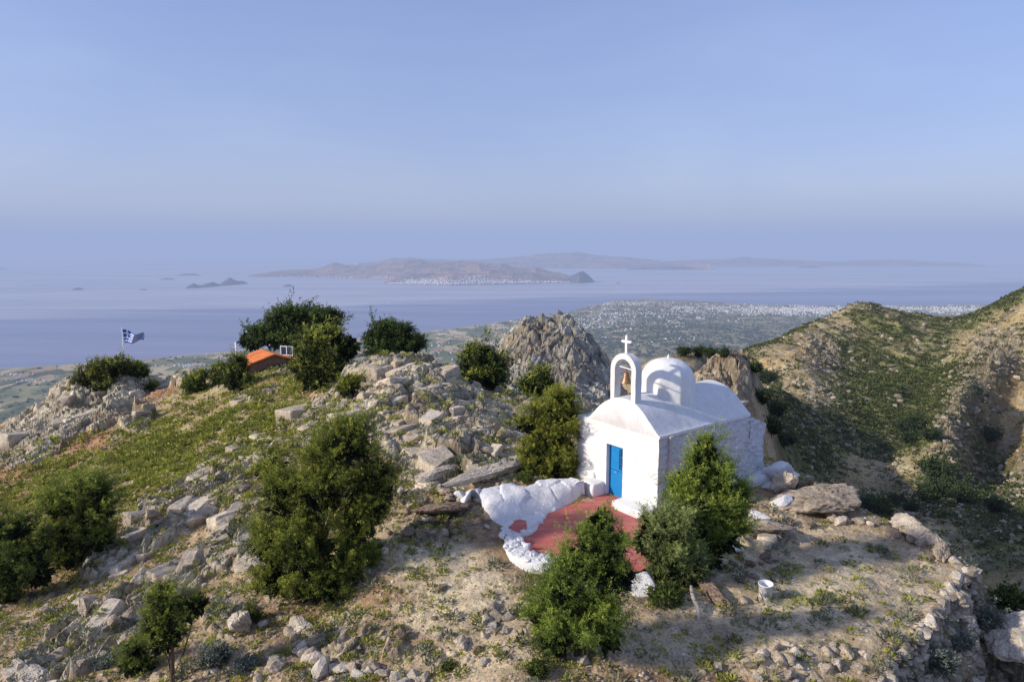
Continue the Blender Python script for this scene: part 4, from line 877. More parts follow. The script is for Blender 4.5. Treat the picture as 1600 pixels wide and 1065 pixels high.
# whitewashed bank: top edge / bottom edge
topE = [(728, 769), (745, 765), (775, 761), (800, 757), (822, 759), (845, 752), (868, 750), (890, 748), (908, 752)]
botE = [(736, 782), (752, 798), (770, 812), (790, 822), (812, 814), (842, 805), (866, 799), (892, 786), (912, 776)]
tp = np.array([at_z(u, v, -8.40) for u, v in topE]); bt = np.array([at_z(u, v, -8.99) for u, v in botE])
n_u, n_v = 120, 46; q = np.linspace(0, 1, len(topE)); uu_ = np.linspace(0, 1, n_u)
T3 = np.stack([np.interp(uu_, q, tp[:, k]) for k in range(3)], -1); B3 = np.stack([np.interp(uu_, q, bt[:, k]) for k in range(3)], -1)
rowsP = []
out_ = T3 - B3; out_[:, 2] = 0; out_ = unit(out_)
for j in range(n_v):
    s = j / (n_v - 1)
    if s < .75: w = s / .75; P = B3 + (T3 - B3) * w; P[:, 2] += .17 * math.sin(math.pi * w ** .8); P[:, 2] -= .12 * (1 - w) ** 3
    else: w = (s - .75) / .25; P = T3 + out_ * .55 * w; P[:, 2] -= .35 * w * w
    if j == 0: P = P - [0, 0, .45]
    if j == n_v - 1: P = P - [0, 0, .5]
    rowsP.append(P)
P = np.concatenate(rowsP); endt = ss(0, .05, np.tile(uu_, n_v)); Bt = np.tile(B3, (n_v, 1)); P = Bt + (P - Bt) * (.05 + .95 * ss(-.02, .05, np.tile(uu_, n_v)) ** .5)[:, None]; P[:, 2] -= .12 * (1 - endt)
P += wob(P, .10 + 0 * P[:, 0], .8, 85) + wob(P, .035 + 0 * P[:, 0], 2.6, 88) + wob(P, .018 + 0 * P[:, 0], 8, 89)
_f, _e, _r, _, _ = worley(P[:, 0] * 1.3 + .4 * P[:, 2], P[:, 1] * 1.3, 87); P[:, 2] += (.09 * (_r - .5) - .05 * (1 - ss(0, .10, _e))) * ss(0, .2, np.repeat(np.linspace(0, 1, n_v), n_u))
i = np.arange(n_u * n_v).reshape(n_v, n_u)
o = mesh_np('whitewashed_rock', P, np.stack([i[:-1, :-1], i[:-1, 1:], i[1:, 1:], i[1:, :-1]], -1).reshape(-1, 4), M_WWALL, smooth=True)
tag(o, 'long sloping whitewashed rock bank on the left side of the terrace', 'painted rock')
# ------------------------------------------------------------------ stones
def rock_mesh(seed, sub=3, mat=None, smooth=False, flatz=.8, rg=0., boxy=False):
    import bmesh
    R = np.random.default_rng(seed); bm = bmesh.new(); bmesh.ops.create_icosphere(bm, subdivisions=sub, radius=1)
    me = bpy.data.meshes.new('stone'); bm.to_mesh(me); bm.free()
    v = np.zeros(len(me.vertices) * 3); me.vertices.foreach_get('co', v); v = unit(v.reshape(-1, 3))
    k = 13; n = unit(R.normal(size=(k, 3))); d = .62 + .38 * R.random(k)
    if boxy:
        n = np.array([(1, 0, 0), (-1, 0, 0), (0, 1, 0), (0, -1, 0), (0, 0, 1), (0, 0, -1), (.7, .7, .2), (-.6, .5, .6), (.5, -.6, .6), (.1, .3, .95)]); n = unit(n + .22 * R.normal(size=n.shape)); d = np.r_[.62 + .3 * R.random(6), .78 + .25 * R.random(4)]
    dots = v @ n.T; r = np.where(dots > .05, d / np.maximum(dots, .05), 9).min(1); r = np.minimum(r, 1.25)
    r = r * (1 + (.05 if boxy else .10) * (fbm3(v + seed, 2.2, 3, seed) - .5) * 2 + .04 * (fbm3(v + seed, 7, 2, seed) - .5) * 2)
    if rg:
        _, e_, q_, _, _ = worley(v[:, 0] * 2.2 + v[:, 2] * 1.3 + seed, v[:, 1] * 2.2 + v[:, 2] * .9, seed); r = r * (1 + .16 * (q_ - .5) - .10 * (1 - ss(0, .14, e_)) + .16 * (fbm3(v + seed, 3.5, 5, seed) - .5) * 2)
    v = v * r[:, None] * (np.array([1, .75, .7]) if boxy else np.array([1, .55 + .35 * R.random(), flatz * (.6 + .5 * R.random())]))
    me.vertices.foreach_set('co', v.ravel()); me.polygons.foreach_set('use_smooth', [smooth] * len(me.polygons)); me.update()
    if mat: me.materials.append(mat)
    return me
RM = {k: [rock_mesh(500 + i, 3, m_) for i in range(9)] for k, m_ in (('g', M_ROCK), ('p', M_ROCKP), ('d', M_ROCKD))}
RMW = [rock_mesh(700 + i, 4, M_WWALL, True) for i in range(4)]
RMB = {k: [rock_mesh(560 + i, 5, m_, False, .8, 1.0) for i in range(4)] for k, m_ in (('g', M_ROCK), ('p', M_ROCKP), ('d', M_ROCKD))}
rr_ = random.Random(3)
def stone(name, me, p, size, label, cat='rock', group=None, rz=None, tilt=.3, sink=.3, sc=(1, 1, 1)):
    o = bpy.data.objects.new(name, me); COL.objects.link(o); o.location = (p[0], p[1], p[2] + size * sc[2] * (.5 - sink) * .8)
    o.rotation_euler = (rr_.uniform(-tilt, tilt), rr_.uniform(-tilt, tilt), rr_.uniform(0, 6.28) if rz is None else rz); o.scale = [size * .5 * q for q in sc]
    tag(o, label, cat, group); return o
# named boulders
for u, v, size, kind, sc, label in [
        (1005, 925, .95, 'w', (1, 1, 1.1), 'whitewashed boulder between the two front junipers'),
        (1226, 764, 1.1, 'p', (.8, 1, 1.1), 'bare pale boulder behind the whitewashed ones at the rear corner'),
        (1222, 790, .8, 'w', (1, .8, 1), 'whitewashed stone at the outer side of the rear corner boulders'),
        (1185, 812, .7, 'w', (1.1, .9, .9), 'whitewashed stone nearest the side wall of the chapel'),
        (1137, 858, .8, 'w', (1.1, 1, .7), 'whitewashed stone just right of the big juniper'),
        (1150, 846, .45, 'w', (1.2, .8, .6), 'smaller whitewashed stone beside the one right of the juniper'),
        (716, 778, .55, 'w', (1, .9, 1.1), 'small separate whitewashed block at the left end of the bank'),
        (895, 757, .55, 'w', (1.2, 1, .8), 'whitewashed block between the bank and the chapel wall'),
        (770, 744, 3.2, 'p', (1.12, .42, .26), 'long pale leaning slab above the whitewashed bank'),
        (1120, 935, 1.1, 'd', (1.1, .8, .45), 'flat brown boulder right of the bleached stump'),
        (1283, 790, 2.3, 'g', (1.2, 1., .7), 'large rough boulder on the rear edge of the clearing'),
        (1190, 828, 1.5, 'g', (1.3, .9, .38), 'grey boulder below the rear corner of the chapel'),
        (1428, 838, 1.3, 'p', (1.2, .8, .9), 'pale pointed boulder on the far rim of the clearing'),
        (1470, 868, .8, 'g', (1.2, .9, .8), 'grey block right of the pointed rim boulder'),
        (1598, 1020, 1.9, 'p', (1, 1.1, .8), 'big pale boulder at the lower right edge below the wall'),
        (1545, 1000, .9, 'p', (1, 1, .7), 'middle sized pale boulder below the dry stone wall'),
        (375, 985, 1.0, 'p', (.8, .7, 1.3), 'upright pale pointed stone under the large left juniper'),
        (130, 962, .9, 'g', (.9, .8, 1.1), 'upright grey stone on the lower left slope'),
        (470, 985, .9, 'p', (1.2, .8, .7), 'whitish block at the left end of the stone row'),
        (40, 1060, 1.2, 'p', (1.3, .9, .5), 'pale slab in the bottom left corner'),
        (700, 800, 1.3, 'd', (1.3, .9, .6), 'dark brown boulder left of the whitewashed bank'),
        (640, 835, .8, 'd', (1.3, .9, .5), 'dark flat rock left of the path by the bank'),
        (680, 745, 1.2, 'p', (1.3, .8, .6), 'tilted pale block beside the path'),
        (700, 772, 1.3, 'g', (1.4, .7, .4), 'flat grey block between path and whitewashed bank')]:
    p = hit(u, v); me = RMW[rr_.randrange(4)] if kind == 'w' else RMB[kind][rr_.randrange(4)]
    k = stone('boulder', me, p, size, label, 'boulder', rz=(.80 if u == 770 else .1 if u in (1283, 1190) else None), tilt=(.06 if u in (770, 1283, 1190) else .3), sink=(.42 if u == 1283 else .28), sc=sc)
for t_, s_, z_, size, sc, label in [(6.35, -.55, .12, 1.5, (1, .85, .95), 'big whitewashed boulder against the rear right corner of the chapel'), (5.6, -.95, -.12, 1.15, (1.2, .8, .8), 'low whitewashed boulder below the big one at the rear corner'), (7.0, -.75, -.15, 1.2, (.9, .9, 1.0), 'whitewashed boulder farthest out behind the chapel corner')]:
    stone('boulder', RMW[rr_.randrange(4)], c2w(t_, s_, z_), size, label, 'boulder', sc=sc)
def row(n, poly, smin, smax, kinds, label, group, cat='stone', sink=.3):
    poly = np.array(poly, float)
    for i in range(n):
        if len(poly) == 1: u, v = poly[0][:2]; u += rr_.gauss(0, poly[0][2]); v += rr_.gauss(0, poly[0][3])
        else:
            q = (i + .5) / n * (len(poly) - 1); a = int(q); b = min(a + 1, len(poly) - 1); u, v = poly[a][:2] * (1 - q + a) + poly[b][:2] * (q - a); u += rr_.gauss(0, 4); v += rr_.gauss(0, 5)
        p = hit(u, v)
        if p[1] > 60: continue
        s = smin + (smax - smin) * rr_.random() ** 1.7
        stone('stone', RM[rr_.choice(kinds)][rr_.randrange(9)], p, s, label, cat, group, sink=sink, sc=(1, 1, .9))
row(26, [(455, 990), (480, 1020), (500, 1045), (560, 1048), (620, 1058), (670, 1062)], .3, .62, 'pg', 'pale stone in the rough row along the bottom edge of the clearing', 'stones in the row along the bottom edge')
row(12, [(775, 975, 14, 16)], .2, .45, 'pg', 'pale stone in the loose heap left of the front juniper', 'stones left of the front juniper')
row(26, [(700, 1010, 60, 26)], .12, .34, 'pgd', 'small stone strewn on the lower middle gravel', 'stones on the lower gravel')
row(24, [(1430, 1000), (1455, 960), (1490, 915), (1505, 890), (1480, 862)], .3, .55, 'pg', 'pale flat stone along the top of the dry stone wall', 'stones topping the dry stone wall', sink=.42)
row(18, [(1225, 820), (1300, 815), (1360, 815), (1440, 850)], .25, .6, 'pgd', 'stone along the rear edge of the clearing', 'stones along the rear edge')
row(22, [(1290, 1030, 60, 20)], .18, .42, 'pg', 'pale stone half sunk near the wall on the right gravel', 'stones on the right gravel')
row(16, [(1160, 890, 45, 24)], .18, .42, 'gd', 'stone on shaded ground right of the big juniper', 'stones right of the juniper')
row(34, [(200, 930, 130, 70)], .25, .75, 'pgg', 'grey stone on the lower left slope', 'stones on the lower left slope')
row(22, [(330, 800, 90, 50)], .3, .9, 'pgg', 'grey rock on the slope left of the large juniper', 'rocks on the left slope')
row(24, [(620, 830, 60, 40)], .15, .4, 'pgd', 'small stone beside the path near the large juniper', 'stones beside the path')
# dry stone wall: stones packed on the outer face of the terrace edge
def stones_np(P, S, seed, rz=None, squash=.7):
    """many small angular stones as one vertex array (12-vert lumps)"""
    R = np.random.default_rng(seed); n = len(P); t = (1 + 5 ** .5) / 2
    ico = unit(np.array([(-1, t, 0), (1, t, 0), (-1, -t, 0), (1, -t, 0), (0, -1, t), (0, 1, t), (0, -1, -t), (0, 1, -t), (t, 0, -1), (t, 0, 1), (-t, 0, -1), (-t, 0, 1)], float))
    fc = np.array([(0, 11, 5), (0, 5, 1), (0, 1, 7), (0, 7, 10), (0, 10, 11), (1, 5, 9), (5, 11, 4), (11, 10, 2), (10, 7, 6), (7, 1, 8), (3, 9, 4), (3, 4, 2), (3, 2, 6), (3, 6, 8), (3, 8, 9), (4, 9, 5), (2, 4, 11), (6, 2, 10), (8, 6, 7), (9, 8, 1)])
    V_ = ico[None] * (.62 + .6 * R.random((n, 12, 1))); V_ = V_ * np.stack([np.ones(n), .6 + .4 * R.random(n), squash * (.6 + .5 * R.random(n))], -1)[:, None]
    th = R.random(n) * 6.28; c, s_ = np.cos(th)[:, None], np.sin(th)[:, None]; x = V_[..., 0] * c - V_[..., 1] * s_; y = V_[..., 0] * s_ + V_[..., 1] * c
    V_ = np.stack([x, y, V_[..., 2]], -1) * (np.asarray(S) * .5)[:, None, None] + np.asarray(P)[:, None]
    return V_.reshape(-1, 3), (fc[None] + (np.arange(n) * 12)[:, None, None]).reshape(-1, 3)
def mat_vcol_rock():
    m, nt, b = new_mat('loose_stone'); pos = geo_pos(nt); at = nt.nodes.new('ShaderNodeVertexColor'); at.layer_name = 'Col'
    n1 = noise_node(nt, 14, 5, .7, pos); c = mul(nt, at.outputs['Color'], ramp(nt, n1.outputs['Fac'], [(.3, .5), (.5, 1.), (.7, 1.3)]))
    n5 = noise_node(nt, 3.2, 6, .7, pos); c = mul(nt, c, ramp(nt, n5.outputs['Fac'], [(.32, (.48, .44, .40)), (.46, (.95, .93, .9)), (.7, (1.25, 1.22, 1.15))]))
    nt.links.new(c, b.inputs['Base Color']); b.inputs['Roughness'].default_value = .95; b.inputs['Specular IOR Level'].default_value = .1
    nt.links.new(bump(nt, n5.outputs['Fac'], .06, .7, bump(nt, n1.outputs['Fac'], .03, .8)), b.inputs['Normal']); return m
M_STONES = mat_vcol_rock()
def scol(n, R, lo=(.24, .195, .145), hi=(.50, .44, .355)):
    return np.repeat(mix3(lo, hi, R.random(n) ** 1.2), 12, axis=0)
R0 = np.random.default_rng(77); WP = []; WS = []
for i in range(2, 7):
    p, q = EDGE[i], EDGE[i + 1]; L = np.linalg.norm(q - p); e = (q - p) / L; nrm = np.array([e[1], -e[0]])
    for zz in np.arange(0, 2.1, .19):
        for s in np.arange(0, L, .24):
            s2 = s + R0.uniform(-.08, .08); off = .02 + zz * .32 + R0.uniform(-.06, .08); w2 = p + e * s2 + nrm * off
            WP.append((w2[0], w2[1], -9.42 - zz + R0.uniform(-.05, .05))); WS.append(R0.uniform(.22, .42))
WP = np.array(WP); gz = ground(WP[:, 0], WP[:, 1]); WP[:, 2] = np.maximum(WP[:, 2], gz - .02)
v_, f_ = stones_np(WP, np.array(WS), 78, squash=.85)
o = mesh_np('dry_stone_wall', v_, f_, M_STONES, col=scol(len(WP), R0) * .9); tag(o, 'rough dry stone retaining wall under the right edge of the clearing', 'stone wall')
Re = np.random.default_rng(79); q = Re.integers(2, 7, 900); t_ = Re.random(900)[:, None]; p0 = EDGE[q] * (1 - t_) + EDGE[q + 1] * t_; e_ = EDGE[q + 1] - EDGE[q]; e_ = e_ / np.linalg.norm(e_, axis=1, keepdims=True)
p0 = p0 + np.c_[e_[:, 1], -e_[:, 0]] * (.5 + 5 * Re.random(900) ** 1.6)[:, None]; P_ = np.c_[p0, ground(p0[:, 0], p0[:, 1])]
v_, f_ = stones_np(P_, .16 + .5 * Re.random(900) ** 2.2, 80); o = mesh_np('rubble', v_, f_, M_STONES, col=scol(900, Re) * .95); tag(o, 'grey rubble tumbled below the dry stone wall', 'rubble', kind='stuff')
# pebbles and rubble scattered over the visible ground
def scatter(n, weight, seed):
    R = np.random.default_rng(seed); w = weight * VIS; w = w / w.sum(); k = R.choice(len(w), size=n, p=w); 
    jx = R.normal(size=n) * .012 * yF[k]; jy = R.normal(size=n) * .012 * yF[k]
    x = xF[k] + jx; y = yF[k] + jy; return k, np.c_[x, y, ground(x, y)], R
soilw = (1 - ROCKW) * (1 - flat) * (yF < 45) * (1 - gw) * (yF ** -0.4)
inchap = (sx_ > -.3) & (sx_ < 4.2) & (tx_ > -.3) & (tx_ < 6.6)
tdm = (td < 1.05) & (vF < 900)
soilw = soilw * ~inchap * ~tdm
k, P, R = scatter(17000, soilw * (yF < 38) * (1 - .6 * np.clip(mp_, 0, 1)), 401)
S = .02 + .13 * R.random(len(P)) ** 4 + .0012 * P[:, 1]
v_, f_ = stones_np(P + [0, 0, .004], S, 402); o = mesh_np('gravel', v_, f_, M_STONES, col=scol(len(P), R, (.30, .235, .165), (.58, .51, .42))); tag(o, 'loose gravel and small stones strewn over the clearing and slopes', 'gravel', kind='stuff')
k, P, R = scatter(900, (soilw * (1 - .8 * np.clip(mp_, 0, 1)) + .4 * ROCKW * (yF < 70) * ~inchap * ~tdm) * (1 - .9 * blobs(uF, vF, [(690, 870, 90, 36, 1, -25), (1260, 890, 200, 60, 1), (1080, 990, 160, 60, 1)])), 403)
S = .12 + .38 * R.random(len(P)) ** 2.5
v_, f_ = stones_np(P + [0, 0, .01], S, 404); o = mesh_np('rubble', v_, f_, M_STONES, col=scol(len(P), R)); tag(o, 'angular rubble lying among the outcrops', 'rubble', kind='stuff')
def block_geo(sub, seeds):
    """angular joint blocks: convex hulls of points on a rough box, faces split and slightly roughened"""
    import bmesh
    out = []
    for s in seeds:
        R = np.random.default_rng(s); n = 15; q = R.uniform(-1, 1, (n, 3)); k = R.integers(0, 3, n); q[np.arange(n), k] = np.sign(q[np.arange(n), k]) * 1.0; q = np.vstack([q, np.array([(sx, sy, sz) for sx in (-1, 1) for sy in (-1, 1) for sz in (-1, 1)]) * R.uniform(.66, .98, (8, 1)) + R.normal(size=(8, 3)) * .06])
        q = q * [.9, .68, .62]
        bm = bmesh.new(); vs = [bm.verts.new(t) for t in q]; r = bmesh.ops.convex_hull(bm, input=vs); bmesh.ops.delete(bm, geom=list({g_ for g_ in r['geom_interior'] + r['geom_unused'] if isinstance(g_, bmesh.types.BMVert)}), context='VERTS')
        bmesh.ops.dissolve_limit(bm, angle_limit=.22, verts=bm.verts, edges=bm.edges); bmesh.ops.bevel(bm, geom=list(bm.edges), offset=.05, segments=1, affect='EDGES', profile=.5)
        bmesh.ops.triangulate(bm, faces=bm.faces); bmesh.ops.subdivide_edges(bm, edges=bm.edges, cuts=2, use_grid_fill=True); bmesh.ops.triangulate(bm, faces=bm.faces)
        bm.verts.ensure_lookup_table(); v = np.array([tuple(a.co) for a in bm.verts]); f = np.array([[a.index for a in t.verts] for t in bm.faces]); bm.free()
        v = v + (wob(v, .05 + 0 * v[:, 0], 2.2, s) + wob(v, .025 + 0 * v[:, 0], 6, s + 1)); out.append((v, f))
    return out
def blocks_np(P, S, R, var, ang0, spread, el, lo, hi, dz=0.):
    vs, fs, cs, n0 = [], [], [], 0
    for i in range(len(P)):
        v, f = var[R.integers(0, len(var))]; th = ang0[i] + R.normal() * spread; c, s_ = math.cos(th), math.sin(th); t1, t2 = R.normal() * .16, R.normal() * .16
        q = v * [el[i], 1 / el[i] ** .5, .75 + .45 * R.random()]; q = np.c_[q[:, 0], q[:, 1] + q[:, 2] * t1, q[:, 2] - q[:, 1] * t1 + q[:, 0] * t2]
        q = np.c_[q[:, 0] * c - q[:, 1] * s_, q[:, 0] * s_ + q[:, 1] * c, q[:, 2]] * S[i] * .5 + P[i] + [0, 0, dz * S[i]]
        w = R.random(); cc = (np.array(lo) * (1 - w) + np.array(hi) * w)[None] * (.80 + .35 * fbm3(q, 2.5, 3, 5))[:, None] * (.72 + .5 * ss(-.35, .3, v[:, 2:3]))  # block bases darkened in the vertex colour as painted occlusion shade
        vs.append(q); fs.append(f + n0); cs.append(cc); n0 += len(q)
    return np.concatenate(vs), np.concatenate(fs), np.concatenate(cs)
NB = blobs(uF, vF, [(800, 1000, 600, 150, 1), (640, 900, 110, 50, 1)])
bw = ROCKW * (yF < 56) * (yF > 13) * ~inchap * ~tdm * (1 - flat) * (edw < 0) * (1 - .8 * NB) * (yF ** -.3)
k, P, R = scatter(230, bw, 405); S = (.5 + 1.5 * R.random(len(P)) ** 1.6) * np.clip(P[:, 1] / 32, .7, 1.35); L_ = lowL[k]
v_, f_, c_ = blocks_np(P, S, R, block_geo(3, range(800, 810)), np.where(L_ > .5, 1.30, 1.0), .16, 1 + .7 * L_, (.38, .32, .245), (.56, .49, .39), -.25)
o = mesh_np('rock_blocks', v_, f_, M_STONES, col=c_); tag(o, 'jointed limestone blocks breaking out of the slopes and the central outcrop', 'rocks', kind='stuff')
SPK[0] = .15
kw = .8 * ROCKW * (1 - knoll) * (yF > 56) * (yF < 118); k, P, R = scatter(90, kw, 406); S = .9 + 3.0 * R.random(len(P)) ** 2
v_, f_, c_ = blocks_np(P, S, R, block_geo(3, range(810, 818)), np.full(len(P), 1.1), .25, np.full(len(P), 1.3), (.36, .31, .245), (.52, .46, .37), -.3)
o = mesh_np('rock_blocks', v_, f_, M_STONES, col=c_); tag(o, 'broken rock faces and blocks on the knoll and the far left outcrop', 'rocks', kind='stuff')
for par_, path_, n_, w_, zz_, sd_ in (('terrace_kerb', kerb, 150, .34, -8.86, 90), ('terrace_edging', k3 + k2[::-1], 40, .18, -8.95, 91)):
    Rk = np.random.default_rng(sd_); kp = np.array([q[:2] for q in path_]); dk2 = np.r_[0, np.cumsum(np.linalg.norm(np.diff(kp, axis=0), axis=1))]; q = Rk.random(n_) * dk2[-1]
    xy = np.c_[np.interp(q, dk2, kp[:, 0]), np.interp(q, dk2, kp[:, 1])] + Rk.normal(size=(n_, 2)) * w_ * .5
    v_, f_ = stones_np(np.c_[xy, zz_ + Rk.uniform(-.05, .02, n_)], .12 + .24 * Rk.random(n_) ** 1.6, sd_, squash=.8)
    o = mesh_np('painted_stones', v_, f_, M_WWALL, bpy.data.objects[par_])
# ------------------------------------------------------------------ small ground plants
def tufts(P, R_, n_per, seed, lo, hi, flat_=.6, w=.22, rz=None):
    R = np.random.default_rng(seed); n = len(P); rep = np.repeat(np.arange(n), n_per); m_ = len(rep)
    d = unit(R.normal(size=(m_, 3))); d[:, 2] = np.abs(d[:, 2]); rad = R_[rep][:, None]
    c = P[rep] + d * rad * np.array([1, 1, flat_]) * (R.random((m_, 1)) * .4 + .45)
    ax = unit(d + .5 * R.normal(size=(m_, 3)) + [0, 0, .4]); v, f = sprigs(c, ax, rad[:, 0] * .55, rad[:, 0] * w, R)
    wt = np.clip((R.random(n)[rep]) * .7 + .4 * d[:, 2] - .1 + .15 * R.normal(size=m_), 0, 1)
    return v, f, np.repeat(mix3(lo, hi, wt), 4, axis=0)
gw1 = ss(.40, .85, mg * .95 + 1.3 * nm2 + 1.2 * nm) * (1 - .6 * ROCKW) * (.12 + .88 * ss(.42, .60, fbm2(xF * .28, yF * .28, 4, 47))) * (yF < 80) * ~inchap * ~tdm * (1 - flat) + (.10 + .12 * (uF < 700)) * (1 - flat) * (yF < 60) * ~inchap * ~tdm
k, P, R = scatter(7500, gw1 * (1 + 2 * (uF < 520) * (vF < 800)), 411)
v, f, c = tufts(P, (.10 + .26 * R.random(len(P)) ** 1.5) * np.clip(P[:, 1] / 32, .6, 1.5), 34, 412, (.10, .12, .025), (.46, .47, .09)); v1, f1_, c1 = v, f, c
o = mesh_np('cushion_plants', v, f, M_LEAF, col=c); tag(o, 'yellow green cushion plants covering the slopes', 'plants', kind='stuff')
k, P, R = scatter(900, ((1 - flat) * (yF < 50) * ~inchap * ~tdm * (.15 + gw + .3 * ROCKW)), 413)
v, f, c = tufts(P, .10 + .22 * R.random(len(P)), 50, 414, (.07, .085, .055), (.26, .28, .18), .8, .14); o = mesh_np('grey_herbs', v, f, M_LEAF, col=c); tag(o, 'grey green herbs growing between the rocks', 'herbs', kind='stuff')
# shrubs you can pick out
SH = [(575, 885, 30, 'low green shrub at the foot of the large juniper'), (840, 1052, 16, 'tiny bright green shrub at the bottom left of the front juniper'), (700, 1045, 11, 'isolated bright green tuft on the lower gravel'), (335, 1035, 24, 'grey silvery bush on the lower left slope'),
      (385, 1045, 18, 'bright green bush right of the silvery bush'), (395, 965, 14, 'green shrub on the slope left of the pale pointed stone'), (1040, 940, 26, 'low dark grass clump right of the front juniper'), (820, 752, 12, 'light green shrub on top of the whitewashed bank'),
      (1460, 1040, 26, 'silvery round bush below the dry stone wall'), (1540, 975, 22, 'silvery bush right of the dry stone wall'), (1500, 1010, 18, 'green bush between the silvery bushes at lower right'), (1575, 945, 24, 'green shrub near the right edge below the wall'), (1370, 800, 22, 'dark green shrub just beyond the rear edge of the clearing'), (165, 1040, 16, 'silvery tuft in the lower left')]
PLM[0] = True
for i, (u, v, rpx, lab) in enumerate(SH):
    p = hit(u, v); r = rpx * p[1] / F; gs = 'silver' in lab
    vv, ff, cc = tufts(np.zeros((1, 3)), np.array([r]), 520, 430 + i, (.09, .11, .08) if gs else (.03, .05, .012), (.30, .33, .27) if gs else (.17, .23, .05), .85, .13)
    b_ = foliage([(0, 0, r * .35, r, r, r * .7)], 40, 22, r * .28, r * .09, r * .3, 450 + i, (.08, .10, .07) if gs else JL, (.26, .29, .23) if gs else (.11, .15, .03), (.34, .36, .3) if gs else (.2, .25, .05))
    o = mesh_np('shrub', np.vstack([vv, b_[0]]), np.vstack([ff, b_[1] + len(vv)]), M_LEAF, col=np.vstack([cc, b_[2]]), loc=p); tag(o, lab, 'shrub')
# ------------------------------------------------------------------ junipers
FAR = (21, 22, 23, 24, 25, 26, 27, 28, 29, 30, 31)
def T(name, label, y, L, gu, ncl, per, sl, sw, cr, seed, **kw):
    L = [(q[0], q[1], q[2] * .86, q[3] * .86, *q[4:]) for q in L]; ncl = int(ncl * .52); per = int(per * 3.0); cr = cr * 1.45; sl = sl * .85; sw = sw * .95
    SPK[0] = .06 if seed in FAR else .18
    if seed not in FAR: sl *= .66; sw *= .78; per = int(per * 1.7)
    if not kw.pop('fix', False):
        vb_ = max(q[1] + q[3] * .8 for q in L); y2 = hit(gu, vb_, max(y * .7, 9))[1]; y = min(max(y2, y * .72), y * 1.3)
    a, _ = atau(gu, 900); b = np.array([a * y, y, 0.]); b[2] = ground(b[0], b[1])[0]
    return tree(name, label, kw.pop('cat', 'tree'), b, PB(L, y), ncl, per, sl, sw, cr, seed, **kw)
T('juniper', 'large dark juniper on the slope left of the path', 19.6, [(548, 692, 38, 34), (510, 715, 50, 42, .3), (575, 750, 42, 50), (505, 770, 62, 55), (560, 815, 50, 55), (455, 800, 48, 50, .2), (425, 850, 34, 45), (480, 860, 62, 55, -.4), (545, 875, 45, 45, -.2), (500, 915, 70, 36, -.6), (430, 905, 42, 30), (590, 775, 26, 36), (440, 760, 26, 26, .3)], 500, 1500, 62, .085, .026, .20, 11, trunk_r=.16, limbs=12)
T('juniper', 'small round juniper bush touching the top left of the large juniper', 24.5, [(428, 728, 30, 24), (415, 738, 20, 16)], 428, 130, 46, .09, .03, .16, 12, trunk_r=.06)
T('juniper', 'bushy green juniper in front of the red terrace', 14.9, [(938, 818, 15, 20), (925, 845, 26, 28), (955, 855, 24, 26), (905, 880, 34, 32), (945, 895, 38, 36), (880, 925, 45, 40), (935, 945, 48, 45), (860, 960, 42, 45, .1), (905, 985, 58, 42, -.2), (865, 1000, 46, 34), (945, 990, 32, 36), (970, 900, 18, 26)], 905, 1400, 58, .062, .018, .13, 13, trunk_r=.10, limbs=10, hi=(.16, .22, .036), tip=(.38, .42, .065))
T('juniper', 'conical bright green juniper leaning over the right side of the chapel', 18.6, [(1102, 706, 9, 20), (1098, 728, 22, 22), (1085, 752, 32, 24), (1118, 755, 32, 26), (1075, 785, 40, 30), (1125, 790, 42, 32), (1148, 810, 22, 24), (1095, 825, 48, 36), (1130, 840, 34, 32), (1100, 868, 38, 32), (1150, 775, 14, 14)], 1100, 1300, 56, .075, .022, .15, 14, trunk_r=.12, limbs=10, hi=(.17, .235, .038), tip=(.42, .46, .07))
T('juniper', 'grey green juniper with feathery sprays between the front and conical ones', 17.6, [(1022, 820, 22, 14), (1038, 834, 34, 24), (1062, 825, 28, 26), (1022, 858, 24, 22), (1052, 865, 42, 32), (1078, 895, 34, 28), (1040, 890, 26, 20), (1008, 846, 14, 12)], 1065, 850, 56, .075, .022, .15, 15, trunk_r=.10, limbs=8, lo=(.026, .036, .016), hi=(.18, .22, .065), tip=(.38, .41, .15))
T('juniper', 'layered olive green juniper at the left corner of the chapel', 25.2, [(878, 628, 22, 14), (856, 645, 36, 16), (884, 654, 22, 18), (830, 664, 26, 11), (866, 680, 38, 18), (836, 702, 30, 14), (880, 705, 24, 20), (858, 728, 48, 18), (826, 736, 24, 12), (880, 740, 26, 14)], 868, 1000, 50, .10, .03, .17, 16, fix=True, trunk_r=.10, limbs=10, hi=(.18, .20, .03), tip=(.42, .39, .06))
T('pine_tree', 'big wind-shaped dark tree spreading over the orange roofed hut', 86, [(408, 523, 30, 10), (438, 510, 42, 13), (450, 496, 36, 11), (480, 501, 36, 13), (505, 498, 26, 8), (392, 533, 18, 6), (430, 530, 48, 11), (470, 520, 38, 13), (502, 514, 20, 8), (517, 500, 14, 7), (475, 538, 28, 12)], 470, 800, 48, .32, .11, .6, 21, fix=True, trunk_r=.3, limbs=11, lo=(.014, .024, .009), hi=(.07, .10, .02), tip=(.15, .19, .04), wind=(.4, 0, 0))
T('pine_tree', 'dark tree right of the hut with one branch swept to the right', 56, [(497, 540, 20, 15), (514, 530, 18, 8), (484, 555, 20, 14), (508, 562, 24, 18), (535, 552, 14, 7), (545, 541, 9, 4), (488, 582, 22, 16), (515, 583, 22, 13), (474, 578, 12, 12), (500, 598, 30, 10)], 500, 800, 46, .22, .07, .38, 22, trunk_r=.16, limbs=9, lo=(.02, .03, .01), hi=(.07, .09, .02), wind=(.5, 0, 0))
